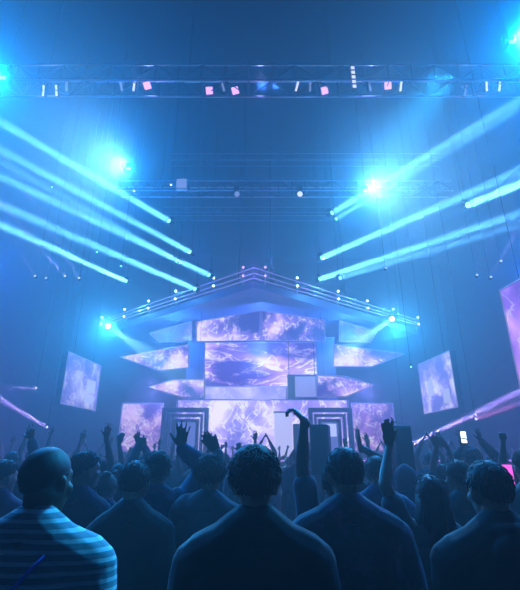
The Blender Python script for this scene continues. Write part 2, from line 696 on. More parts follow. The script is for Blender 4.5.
# little cyan lamps twinkling beside the beams
dots = [(108, 176, 'left end of the upper truss, lower left of its glow'), (134, 191, 'left end of the upper truss under its glow'),
        (171, 185, 'beside the square grey lamp'), (97, 252, 'among the left beams, outer'), (121, 266, 'among the left beams, lower'),
        (52, 187, 'high at the left wall among the beams'), (115, 152, 'above the left end of the upper truss'), (411, 367, 'beside the right hanging screen')]
for i, (px, py, lb) in enumerate(dots):
    a = at(px, py, 11.0 + 0.2 * i)
    spotlight(a, V((0, 0, 1.7)), L_WH if px in (171, 134) else L_CY, 0.055, 'small bare cyan lamp ' + lb, 'small cyan lamps', rod=CEIL)

# ------------------------------------------------------------------ stage
ST = 1.62
SY = 17.0
t = thing('stage', 'raised black stage platform with a violet lit front edge behind the crowd', 'stage', (0, SY, 0))
b = MB()
b.box((0, 5.5, ST - 0.1), (20, 11, 0.2), bev=0.02)
b.build('deck', M_STAGE, t)
b = MB()
b.box((0, 0.15, (ST - 0.2) / 2), (19.6, 0.1, ST - 0.2))
for i in range(11):
    b.box((-9.6 + i * 1.92, 0.09, (ST - 0.2) / 2), (0.1, 0.06, ST - 0.2))
b.build('front_skirt', M_STAGE, t)
b = MB()
b.box((0, -0.02, ST - 0.06), (19.4, 0.04, 0.05))
b.build('light_strip', lens_mat('strip_violet', (0.6, 0.3, 1.0), 1.1), t)
b = MB()
for x in (-9, -4.5, 0, 4.5, 9):
    b.box((x, 8, (ST - 0.2) / 2), (0.3, 0.3, ST - 0.2))
b.build('support_frame', M_BLACK, t)

# neon nebula palettes
P_LO = (0.05, 0.01, 0.26)
P_MID = (0.30, 0.19, 0.78)
P_HI = (0.85, 0.62, 0.98)


CZ = 9.0
UNDER = CZ - 0.755          # underside of the stage canopy


def led(name, label, quads, mt, back=(0, 1, 0), th=0.12, rim=0.05, base_z=None, fr=None, group=None, cat='LED screen', rig=None):
    """screen of one or more flat panels, each given by four corners, with a bezel and a housing behind"""
    allp = [p for q in quads for p in q]
    c = sum(allp, V()) / len(allp)
    zb = min(p.z for p in allp)
    t = thing(name, label, cat, (c.x, c.y, zb), group=group)
    o = t.location
    back = V(back).normalized()
    for q in quads:
        q = [V(p) - o for p in q]
        m = MB()
        m.prism(q, back * 0.02)
        m.build('panel', mt, t)
        qc = sum(q, V()) / len(q)
        m = MB()
        big = [qc + (p - qc) * (1 + rim / (p - qc).length) + back * 0.03 for p in q]
        m.prism(big, back * th)
        m.build('housing', fr or M_CASE, t)
        m = MB()
        for i in range(len(q)):
            p0, p1 = big[i] - back * 0.03, big[(i + 1) % len(q)] - back * 0.03
            m.tube([p0, p1], [rim * 0.32] * 2, n=6, caps=True)
        m.build('bezel', M_RIM, t)
    for p in rig or ():
        top = UNDER if abs(p.x) < 5.5 and p.y > 18 else CEIL
        p = V(p) - o
        m = MB()
        m.cyl(p, (p.x, p.y, top - o.z), 0.009, n=6)
        m.build('hanging_cable', M_BLACK, t)
    return t


M_RIM = mat('emissive_rim', (0.2, 0.2, 0.3), 0.4, 0.2, emit=(0.5, 0.42, 1.0), strength=0.32)  # brightness of bezels and canopy rails put in as emission, no lamps there

# main screen
Y0 = 22.0
led('hanging_led_screen', 'large wide main LED screen glowing pink and violet at the middle of the stage',
    [[at(205, 343, Y0), at(317, 343, Y0), at(317, 386, Y0), at(205, 386, Y0)]],
    nebula('screen_main', 1, P_LO, (0.42, 0.18, 0.74), (1.0, 0.72, 0.86), 1.45, 0.5, (0.6, 1, 1.5), 1.2),
    rig=[at(215, 343, Y0) + V((0, .1, 0)), at(307, 343, Y0) + V((0, .1, 0))])
# chevron banner under the canopy
Y1a, Y1b = 20.0, 18.6
led('hanging_led_banner', 'chevron LED banner under the canopy peak, above the main screen',
    [[at(197, 322, Y1a), at(261, 311, Y1b), at(261, 340, Y1b), at(197, 341, Y1a)],
     [at(261, 311, Y1b), at(324, 320, Y1a), at(324, 341, Y1a), at(261, 340, Y1b)]],
    nebula('screen_banner', 2, (0.04, 0.03, 0.28), (0.3, 0.16, 0.7), (1.0, 0.68, 0.9), 1.2, 0.8, (1, 1, 1), 1.2),
    rig=[at(215, 322, 19.9), at(306, 322, 19.9)])
# inner second band under the main screen
led('stage_led_band', 'low LED band with white smoke pattern under the main screen',
    [[at(205, 387, 21.6), at(286, 387, 21.6), at(286, 399, 21.6), at(205, 399, 21.6)]],
    nebula('screen_band', 3, (0.3, 0.25, 0.8), (0.55, 0.45, 0.95), (1, 0.85, 1), 0.9, 0.6, (1, 1, 1), 0.6))
# wings
wing_m = [nebula('screen_wing_%d' % i, 5 + i, (0.06, 0.04, 0.32), (0.38, 0.18, 0.68), (1.0, 0.7, 0.88), 1.15, 0.8, (1, 1, 1), 1.2) for i in range(4)]
WU, WL = 20.5, 19.5
led('hanging_led_wing', 'upper left pointed LED wing beside the main screen',
    [[at(121, 357, WU - 1), at(188, 345, WU), at(188, 367, WU), at(160, 370, WU - .5)]], wing_m[0], rig=[at(180, 348, WU) + V((0, .12, 0))])
led('hanging_led_wing', 'upper right pointed LED wing beside the main screen',
    [[at(334, 345, WU), at(403, 354, WU - 1), at(372, 366, WU - .5), at(334, 366, WU)]], wing_m[1], rig=[at(342, 348, WU) + V((0, .12, 0))])
led('hanging_led_wing', 'lower left pointed LED wing over the left doorway',
    [[at(149, 387, WL - 1), at(174, 380, WL - .4), at(204, 380, WL), at(204, 397, WL), at(184, 397, WL - .4)]], wing_m[2], rig=[at(198, 381, WL) + V((0, .12, 0))])
led('hanging_led_wing', 'lower right pointed LED wing over the right doorway',
    [[at(318, 376, WL), at(343, 377, WL - .4), at(373, 385, WL - 1), at(346, 396, WL - .4), at(318, 397, WL)]], wing_m[3], rig=[at(324, 378, WL) + V((0, .12, 0))])
# faint side banners under the canopy slopes
led('hanging_led_banner', 'dim hazy LED banner under the left slope of the canopy',
    [[at(150, 333, 22), at(191, 322, 21), at(191, 340, 21), at(160, 342, 22)]],
    nebula('screen_side_a', 11, (0.06, 0.08, 0.3), (0.2, 0.15, 0.5), (0.75, 0.45, 0.9), 0.6, 0.7, (1, 1, 1), 0.4), rig=[at(180, 326, 21.3)])
led('hanging_led_banner', 'dim hazy LED banner under the right slope of the canopy',
    [[at(340, 321, 21), at(376, 332, 22), at(370, 342, 22), at(340, 341, 21)]],
    nebula('screen_side_b', 12, (0.06, 0.08, 0.3), (0.2, 0.15, 0.5), (0.7, 0.45, 0.9), 0.5, 0.7, (1, 1, 1), 0.4), rig=[at(350, 325, 21.3)])
# poster screens standing on the deck
for (x0, x1, sd, mt) in ((123, 163, 'left', 21), (352, 392, 'right', 22)):
    p = [at(x0, 404, 21.5), at(x1, 404, 21.5)]
    q = [V((p[0].x, 21.5, ST + 0.35)), V((p[1].x, 21.5, ST + 0.35))]
    s_ = led('stage_poster_screen', f'upright pink and violet LED screen standing at the {sd} end of the stage',
             [[p[0], p[1], q[1], q[0]]],
             nebula('screen_poster_%d' % mt, mt, (0.12, 0.04, 0.36), (0.38, 0.14, 0.6), (1.0, 0.6, 0.88), 0.8, 0.9, (1, 1, 1), 1.2), group=None)
    s_.location.z = ST
    for ch in s_.children:
        ch.location.z = 0.35
    m = MB()
    for x in (q[0].x + 0.3, q[1].x - 0.3):
        m.box((x - s_.location.x, 0.12, 0.2), (0.1, 0.1, 0.4))
        m.box((x - s_.location.x, 0.12, 0.02), (0.2, 0.6, 0.04))
    m.build('stand', M_BLACK, s_)

# front riser of LED tiles, white cloud pattern
rz = at(178, 400.5, 19.2)
ry = at(347, 400.5, 19.2)
led('stage_led_riser', 'broad pale LED riser front with white cloud pattern at the middle of the stage',
    [[rz, ry, V((ry.x, 19.2, ST + 0.08)), V((rz.x, 19.2, ST + 0.08))]],
    nebula('screen_riser', 31, (0.14, 0.10, 0.60), (0.42, 0.28, 0.86), (1.0, 0.8, 0.95), 1.2, 0.6, (1, 1, 0.9), 1.2), rim=0.05, th=0.3)
# white column
c = at(283, 412, 18.6)
t = thing('stage_light_column', 'tall plain white lit column on the stage beside the dark speaker', 'light column', (c.x, 18.6, ST))
hh = c.z - ST
b = MB()
b.box((0, 0, hh / 2 + 0.04), (0.74, 0.3, hh - 0.08), bev=0.03)
b.build('diffuser', lens_mat('column_glow', (0.62, 0.6, 1.0), 0.95), t)
b = MB()
b.box((0, 0, 0.04), (0.86, 0.42, 0.08), bev=0.01)
b.build('base', M_CASE, t)
b = MB()
b.box((0, 0, hh - 0.02), (0.8, 0.36, 0.06), bev=0.01)
b.build('cap', M_SETL, t)
# box panel right under the main screen
a0, a1 = at(287, 375, 20.6), at(318, 399, 20.6)
t = thing('hanging_framed_panel', 'framed pale panel with a dark side strip at the lower right of the main screen', 'panel', (a0.x, 20.6, a1.z))
wx, hz = a1.x - a0.x, a0.z - a1.z
b = MB()
b.box((0.19, 0.0, hz / 2), (0.34, 0.3, hz))
b.build('side_strip', M_STAGE, t)
b = MB()
b.box((0.36 + (wx - 0.36) / 2, 0.04, hz / 2), (wx - 0.36, 0.1, hz - 0.1))
b.build('panel', lens_mat('panel_glow', (0.4, 0.38, 0.95), 0.7), t)
b = MB()
for z in (0.04, hz - 0.04):
    b.box((wx / 2, -0.02, z), (wx, 0.2, 0.08))
b.box((wx - 0.04, -0.02, hz / 2), (0.08, 0.2, hz))
b.build('frame', M_SET, t)
for x in (0.1, wx - 0.1):
    b = MB()
    b.cyl((x, 0.05, hz), (x, 0.05, UNDER - a1.z), 0.02, n=6)
    b.build('hanging_cable', M_BLACK, t)

# pillars either side of the main screen
for x0, x1, y0, sd in ((188, 205, 338, 'left'), (316, 334, 338, 'right')):
    a0, a1 = at(x0, y0, 21.2), at(x1, y0, 21.2)
    t = thing('stage_pillar', f'dark square stage pillar at the {sd} edge of the main screen', 'pillar', ((a0.x + a1.x) / 2, 21.4, ST))
    w_ = a1.x - a0.x
    H_ = a0.z - ST
    b = MB()
    b.box((0, 0, H_ / 2 + 0.1), (w_, 0.4, H_ - 0.2), bev=0.02)
    b.build('shaft', M_SET, t)
    b = MB()
    b.box((0, 0, 0.1), (w_ + 0.15, 0.5, 0.2), bev=0.02)
    b.build('base', M_STAGE, t)
    b = MB()
    b.box((0, 0, H_), (w_ + 0.1, 0.46, 0.1), bev=0.02)
    b.build('capital', M_SET, t)

# doorways (nested frames)
for x0, x1, sd in ((163, 209, 'left'), (308, 351, 'right')):
    a0, a1 = at(x0, 408, 18.2), at(x1, 408, 18.2)
    W_, H_ = a1.x - a0.x, a0.z - ST
    t = thing('stage_portal', f'blue grey doorway of nested square frames on the {sd} of the stage', 'doorway', ((a0.x + a1.x) / 2, 18.2, ST))
    for k, (ins, dy, wd, mt) in enumerate(((0, 0, 0.16, M_SET), (0.24, 0.15, 0.1, M_SETL), (0.42, 0.3, 0.12, M_SET))):
        b = MB()
        w2 = W_ / 2 - ins
        h2 = H_ - ins
        for s in (-1, 1):
            b.box((s * (w2 - wd / 2), dy, h2 / 2), (wd, 0.3, h2), bev=0.012)
        b.box((0, dy, h2 - wd / 2), (2 * w2 - 2 * wd + 0.02, 0.3, wd), bev=0.012)
        b.build('frame', mt, t)
    b = MB()
    b.box((0, 0.5, (H_ - 0.5) / 2), (W_ - 1.0, 0.06, H_ - 0.5))
    b.build('door_panel', lens_mat('portal_glow', (0.2, 0.24, 0.8), 0.6), t)
    if sd == 'right':
        b = MB()
        b.box((0.05, 0.4, H_ - 0.85), (0.5, 0.08, 0.5), bev=0.02)
        b.build('screen', lens_mat('portal_screen', (0.55, 0.6, 1.0), 1.1), t)

# ------------------------------------------------------------------ canopy
CZ = 9.0
A_ = at(254, 270, 16.2)
A_.z = CZ
Lp, Rp = V((-9.1, 23.6, CZ)), V((9.1, 23.6, CZ))
t = thing('stage_canopy', 'pointed chevron stage canopy with three lit rails along its front edges', 'stage canopy', (0, 20, CZ))
o = V((0, 20, CZ))
m = MB()
roof = [A_, Rp, V((6.5, 25.5, CZ)), V((-6.5, 25.5, CZ)), Lp]
m.prism([p - o + V((0, 0.35, -0.75)) for p in roof], (0, 0, 0.35))
m.build('roof_slab', M_SET, t)
for k, dz in enumerate((0.0, -0.28, -0.52)):
    m = MB()
    for e in (Lp, Rp):
        m.cyl(A_ - o + V((0, -0.06 * k, dz)), e - o + V((0, -0.06 * k, dz * 0.7)), 0.026, n=8)
    m.build('rail', M_RIM, t, True)
NODES_L = [(222, 0.215), (195, 0.36), (168, 0.53), (140, 0.72), (116, 0.93)]
fr_ = [0.05, 0.2, 0.42, 0.6, 0.78, 0.97]
for e in (Lp, Rp):
    for f in fr_:
        p = A_.lerp(e, f) - o
        m = MB()
        m.cyl(p + V((0, 0, 0.05)), p + V((0, 0, -0.6)), 0.03, n=6)
        m.build('rail_post', M_ALUD, t)
for e in (Lp, Rp):
    for f in (0.08, 0.5, 0.9):
        p = A_.lerp(e, f) - o + V((0, 1.0, 0))
        m = MB()
        m.cyl(p + V((0, 0, -0.45)), p + V((0, 0, CEIL - CZ)), 0.02, n=6)
        m.build('hanging_cable', M_BLACK, t)
# node lamps on the rails
ordn = ['beside the peak', 'second from the peak', 'third from the peak', 'fourth from the peak', 'fifth from the peak', 'outermost']
for sd, e in (('left', Lp), ('right', Rp)):
    for i, f in enumerate(fr_):
        for j, dz in enumerate((-0.02, -0.40)):
            p = A_.lerp(e, f) + V((0, -0.44, dz))
            lm = L_PK if i == 0 else L_WH
            spotlight(p, p + V((-e.x * 0.04, -1, -0.35)), lm, 0.115,
                      f'{"upper" if j == 0 else "lower"} rail lamp on the {sd} canopy edge, {ordn[i]}', 'rail lamps on the canopy', yoke=False, name='rail_spotlight')
for px, py, Y, pw, c in ((318, 290, 18.4, 26, CYW), (383, 312, 21.3, 26, CYW), (413, 324, 23, 20, CYW), (353, 300, 20, 12, CYW), (254, 276, 15.6, 22, VIO), (140, 312, 21.5, 24, CYW), (180, 295, 19, 12, CYW)):
    light('POINT', at(px, py, Y) + V((0, -0.3, 0)), pw * 3, c, size=0.08, name='rail_glow')

# two blue uplights behind the canopy peak
for px in (265, 272):
    a = at(px, 262, 17.2)
    a.z = CZ + 0.36
    sd = 'left' if px < 268 else 'right'
    t = thing('mounted_uplight', f'{sd} one of two blue uplights standing behind the canopy peak', 'uplight', (a.x, a.y, CZ - 0.39), group='uplights on the canopy')
    b = MB()
    b.tube([(0, 0, 0), (0, 0, 0.06), (0, 0, 0.5), (0, 0, 0.72)], [0.12, 0.13, 0.1, 0.11], n=16, caps=False)
    b.build('can', M_BLACK, t, True)
    b = MB()
    b.tube([(0, 0, 0.715), (0, 0, 0.735)], [0.095, 0.07], n=16, caps=False)
    b.build('lens', L_CY, t, True)
    light('AREA', a + V((0, 0, 0.02)), 22, (0.08, 0.3, 1.0), (a.x + (px - 268) * 0.03, a.y - 3.2, CEIL), size=0.18, spread=3, name='uplight')

# bright floods at the canopy ends, throwing thick short beams onto the stage
for px, py, tx, ty, lb in ((108, 326, 150, 355, 'left'), (392, 319, 352, 346, 'right')):
    a, b_ = at(px, py, 20.2), at(tx, ty, 17.0)
    spotlight(a, b_, L_WH, 0.27, f'big white flood spotlight at the {lb} end of the canopy throwing a thick beam', 'end floods of the canopy', rod=CEIL)
    d = (b_ - a).normalized()
    light('SPOT', a + d * 0.1, 24000, (0.25, 0.7, 1.0), b_, size=0.08, spot=9, blend=0.7, name='end_flood')
    light('POINT', a + V((0, -0.45, 0)), 260, CYW, size=0.1, name='end_flood_glow')

# ------------------------------------------------------------------ side screens
def side_screen(px0, py0, py0b, px1, py1, py1b, Yn, Yf, label, mt, sgn):
    near_t, far_t = at(px0, py0, Yn), at(px1, py1, Yf)
    zt = (near_t.z + far_t.z) / 2
    zb = (at(px0, py0b, Yn).z + at(px1, py1b, Yf).z) / 2
    n, f = V((near_t.x, Yn, 0)), V((far_t.x, Yf, 0))
    q = [V((n.x, n.y, zt)), V((f.x, f.y, zt)), V((f.x, f.y, zb)), V((n.x, n.y, zb))]
    bk = V((f.y - n.y, -(f.x - n.x), 0)).normalized() * sgn
    return led('hanging_led_screen', label, [q], mt, back=bk, th=0.18, rim=0.04, rig=[q[0].lerp(q[1], .2) + bk * .1, q[0].lerp(q[1], .8) + bk * .1])


M_SS = [nebula('screen_side_l', 41, (0.14, 0.12, 0.5), (0.30, 0.22, 0.68), (0.9, 0.9, 1.0), 0.6, 1.1, (1, 1, 1), 1.0),
        nebula('screen_side_r', 44, (0.16, 0.14, 0.6), (0.38, 0.28, 0.8), (1.0, 0.95, 1.0), 0.8, 1.1, (1, 1, 1), 1.0),
        nebula('screen_big_r', 49, (0.16, 0.02, 0.50), (0.30, 0.06, 0.72), (0.9, 0.4, 0.9), 0.95, 0.45, (1, 1, 1), 0.5)]
left_scr = side_screen(69, 354, 402, 101, 365, 411, 14.5, 16.9, 'tilted looking pale violet LED screen hanging at the left of the hall', M_SS[0], -1)
right_scr = side_screen(449, 353, 408, 418, 364, 412, 14.5, 16.9, 'pale violet LED screen with white streaks hanging right of the stage', M_SS[1], 1)
for scr, blocks in ((left_scr, ((.60, .88, .12, .30), (.62, .90, .34, .62))), (right_scr, ((.14, .34, .10, .36), (.60, .78, .30, .62)))):
    pn = [c for c in scr.children if c.name.startswith('panel')][0]
    v = [V(x.co) for x in pn.data.vertices][:4]          # near top, far top, far bottom, near bottom
    nn = (v[1] - v[0]).cross(v[3] - v[0]).normalized()
    if nn.dot(V((-scr.location.x, -scr.location.y, 0))) < 0:
        nn = -nn
    for u0, u1, w0, w1 in blocks:
        P_ = lambda u, w_: v[3].lerp(v[2], u).lerp(v[0].lerp(v[1], u), w_) + nn * 0.006
        m = MB()
        m.prism([P_(u0, w0), P_(u1, w0), P_(u1, w1), P_(u0, w1)], -nn * 0.005)
        m.build('lit_tile', lens_mat('tile_glow', (0.7, 0.72, 1.0), 0.6), scr)
big = [V((5.40, 9.0, 5.18)), V((5.75, 6.2, 5.18)), V((5.75, 6.2, 2.7)), V((5.40, 9.0, 2.7))]
led('hanging_led_screen', 'large deep purple LED screen cut off by the right edge of the picture', [big], M_SS[2], back=(1, 0.12, 0), th=0.2, rim=0.04,
    rig=[big[0].lerp(big[1], .15) + V((.15, 0, 0)), big[0].lerp(big[1], .85) + V((.15, 0, 0))])


# ------------------------------------------------------------------ loudspeakers
def loudspeaker(px0, px1, py, Y, label, tilt=0.0, base=0.0, low=None):
    a0, a1 = at(px0, py, Y), at(px1, py, Y)
    W_ = a1.x - a0.x
    z1 = a0.z - base
    z0 = low if low is not None else z1 * 0.62
    t = thing('loudspeaker', label, 'loudspeaker', ((a0.x + a1.x) / 2, Y, base), 0)
    t.rotation_euler = (0, 0, R(tilt))
    b = MB()
    b.box((0, 0, (z0 + z1) / 2), (W_, 0.32, z1 - z0), bev=0.02)
    b.build('cabinet', M_CASE, t)
    b = MB()
    b.box((0, -0.168, (z0 + z1) / 2), (W_ - 0.05, 0.02, z1 - z0 - 0.06), bev=0.005)
    b.build('grille', M_BLACK, t)
    if z0 > 0.2:
        b = MB()
        b.cyl((0, 0, 0.3), (0, 0, z0), 0.022, n=10)
        b.build('pole', M_BLACK, t)
        for k in range(3):
            g = R(90 + 120 * k)
            b = MB()
            b.tube([(0, 0, 0.7), (0.45 * math.cos(g), 0.45 * math.sin(g), 0.015)], [0.014, 0.014], n=8)
            b.build('leg', M_BLACK, t)
    return t


loudspeaker(293, 303, 424, 17.6, 'narrow dark loudspeaker cabinet on the stage edge beside the white column', base=ST, low=0.0)
loudspeaker(311, 329, 425, 6.3, 'dark loudspeaker on a pole right of the tall raised fist', tilt=-14, low=1.48)
sp2 = loudspeaker(388, 406, 426, 6.1, 'dark loudspeaker on a pole behind the raised hand right of the stage', tilt=10, low=1.45)
b = MB()
b.tube([(0, 0, 0), (0.0, 0, 0.08), (-0.025, 0, 0.12)], [0.012, 0.01, 0.008], n=8)
b.tube([(0, 0, 0.05), (0.05, 0, 0.06)], [0.008, 0.006], n=6)
o = b.build('bracket', M_BLACK, sp2, True)
o.location = (-0.05, 0, at(393, 426, 6.1).z - 0.005)

# ------------------------------------------------------------------ people
SKIN = [mat('skin_brown', (0.10, 0.055, 0.035), 0.5), mat('skin_tan', (0.30, 0.17, 0.11), 0.5), mat('skin_light', (0.45, 0.28, 0.21), 0.5)]
HAIR = [mat('hair_black', (0.012, 0.010, 0.010), 0.6), mat('hair_brown', (0.045, 0.026, 0.016), 0.6), mat('hair_fair', (0.10, 0.065, 0.035), 0.6)]
C_STRIPE = stripes('tee_striped', (0.10, 0.20, 0.25), (0.42, 0.56, 0.60), 0.027, duty=0.6)
C_BLACK = mat('cloth_black', (0.014, 0.015, 0.02), 0.85, sheen=0.25)
C_NAVY = mat('cloth_navy', (0.02, 0.035, 0.08), 0.85, sheen=0.3)
C_BLUE = mat('cloth_blue', (0.05, 0.11, 0.22), 0.85, sheen=0.3)
C_GREY = mat('cloth_grey', (0.10, 0.11, 0.13), 0.85, sheen=0.3)
C_TEAL = mat('cloth_teal', (0.03, 0.10, 0.12), 0.85, sheen=0.3)
C_PURP = mat('cloth_purple', (0.08, 0.035, 0.11), 0.85, sheen=0.3)
C_PALE = mat('cloth_pale', (0.18, 0.20, 0.23), 0.85, sheen=0.3)
C_PRINT = blotch('cloth_print', (0.02, 0.025, 0.05), (0.12, 0.06, 0.14), 11)
C_JEAN = mat('cloth_denim', (0.03, 0.05, 0.10), 0.9)
C_SHOE = mat('shoe_dark', (0.02, 0.02, 0.025), 0.6)
M_STRAP = mat('strap_blue', (0.12, 0.15, 0.9), 0.6)


def remesh(mb, voxel, it=4, fac=0.5):
    me = mb.mesh('tmp')
    ob = bpy.data.objects.new('tmp', me)
    col.objects.link(ob)
    m = ob.modifiers.new('r', 'REMESH')
    m.mode = 'VOXEL'
    m.voxel_size = voxel
    m.use_smooth_shade = True
    if it:
        k = ob.modifiers.new('s', 'SMOOTH')
        k.factor = fac
        k.iterations = it
    dg = bpy.context.evaluated_depsgraph_get()
    dg.update()
    out = bpy.data.meshes.new_from_object(ob.evaluated_get(dg))
    bpy.data.objects.remove(ob)
    bpy.data.meshes.remove(me)
    for p in out.polygons:
        p.use_smooth = True
    return out


def wrinkle(me, amp, scale, seed=0.0, zs=1.0, keep=None):
    n = len(me.vertices)
    co = np.empty(n * 3)
    no = np.empty(n * 3)
    me.vertices.foreach_get('co', co)
    me.vertices.foreach_get('normal', no)
    co = co.reshape(-1, 3)
    no = no.reshape(-1, 3)
    d = np.array([noise.noise((x * scale + seed, y * scale, z * scale * zs)) + 0.5 * noise.noise((x * scale * 2.3, y * scale * 2.3 + seed, z * scale * 2.3 * zs)) for x, y, z in co])
    co = co + no * (amp * np.maximum(d + 0.55, -0.1))[:, None]
    me.vertices.foreach_set('co', co.ravel())
    me.update()


def ik(S, T, pole, l1, l2):
    d = T - S
    L_ = min(d.length, 0.995 * (l1 + l2))
    dn = d.normalized()
    a = (l1 * l1 - l2 * l2 + L_ * L_) / (2 * L_)
    h = math.sqrt(max(l1 * l1 - a * a, 0))
    pp = pole - dn * pole.dot(dn)
    pp = pp.normalized() if pp.length > 1e-4 else dn.orthogonal()
    return S + dn * a + pp * h, S + dn * L_


POSES = {  # curl per joint for fingers, splay, thumb angle, thumb curl
    'open': (6, 9, 48, 10), 'relaxed': (24, 4, 35, 20), 'fist': (78, 0, 30, 55), 'claw': (34, 10, 55, 25), 'flat': (3, 3, 28, 5), 'hold': (48, 3, 50, 35)}


def hand(mb, W, d, n, s, pose, k=1.0, fat=1.0):
    """hand at wrist W pointing along d, palm facing n, s=+1 right"""
    d = d.normalized()
    n = (n - d * n.dot(d)).normalized()
    th = d.cross(n) * s            # towards the thumb side
    curl, splay, ta, tc = POSES[pose]
    mb.tube([W - d * 0.03, W + d * 0.015 * k, W + d * 0.05 * k, W + d * 0.088 * k], [(0.026, 0.021), (0.031 * k, 0.018), (0.041 * k, 0.0155), (0.040 * k, 0.0125)], n=12, side=th)
    for i, (off, ln, rr) in enumerate(((0.031, 0.074, .0090), (0.0105, 0.083, .0094), (-0.0105, 0.077, .0090), (-0.030, 0.060, .0080))):
        a = R(splay * (1.4 - i) * 0.9)
        f = d * math.cos(a) + th * math.sin(a)
        p = W + d * (0.070 if i < 3 else 0.064) * k + th * off * k
        pts, rad = [p], [rr * fat]
        p = p + f * 0.022 * k
        pts.append(p)
        rad.append(rr * fat)
        ang = 0
        for j, fr in enumerate((0.46, 0.31, 0.23)):
            ang += R(curl * (1.0, 1.1, 0.7)[j])
            q = f * math.cos(ang) + n * math.sin(ang)
            p = p + q * ln * fr * k * 1.05
            pts.append(p)
            rad.append(rr * fat * (0.96, 0.88, 0.76)[j])
        mb.tube(pts, rad, n=8)
    a = R(ta)
    f = d * math.cos(a) + th * math.sin(a)
    p = W + d * 0.022 * k + th * 0.022 * k + n * 0.004
    pts = [p, p + f * 0.034 * k]
    for j, fr in enumerate((0.034, 0.028)):
        b = a - R(tc) * (0.5 + 0.5 * j)
        q = (d * math.cos(b) + th * math.sin(b)) * math.cos(R(tc * .7)) + n * math.sin(R(tc * .7))
        pts.append(pts[-1] + q * fr * k)
    mb.tube(pts, [.0150 * fat, .0125 * fat, .0108 * fat, .0088 * fat], n=8)


def head_rot(yaw, pitch, tilt=0):
    return Euler((R(pitch), R(tilt), R(yaw)), 'ZYX').to_matrix()


def skull_r(v):
    return v


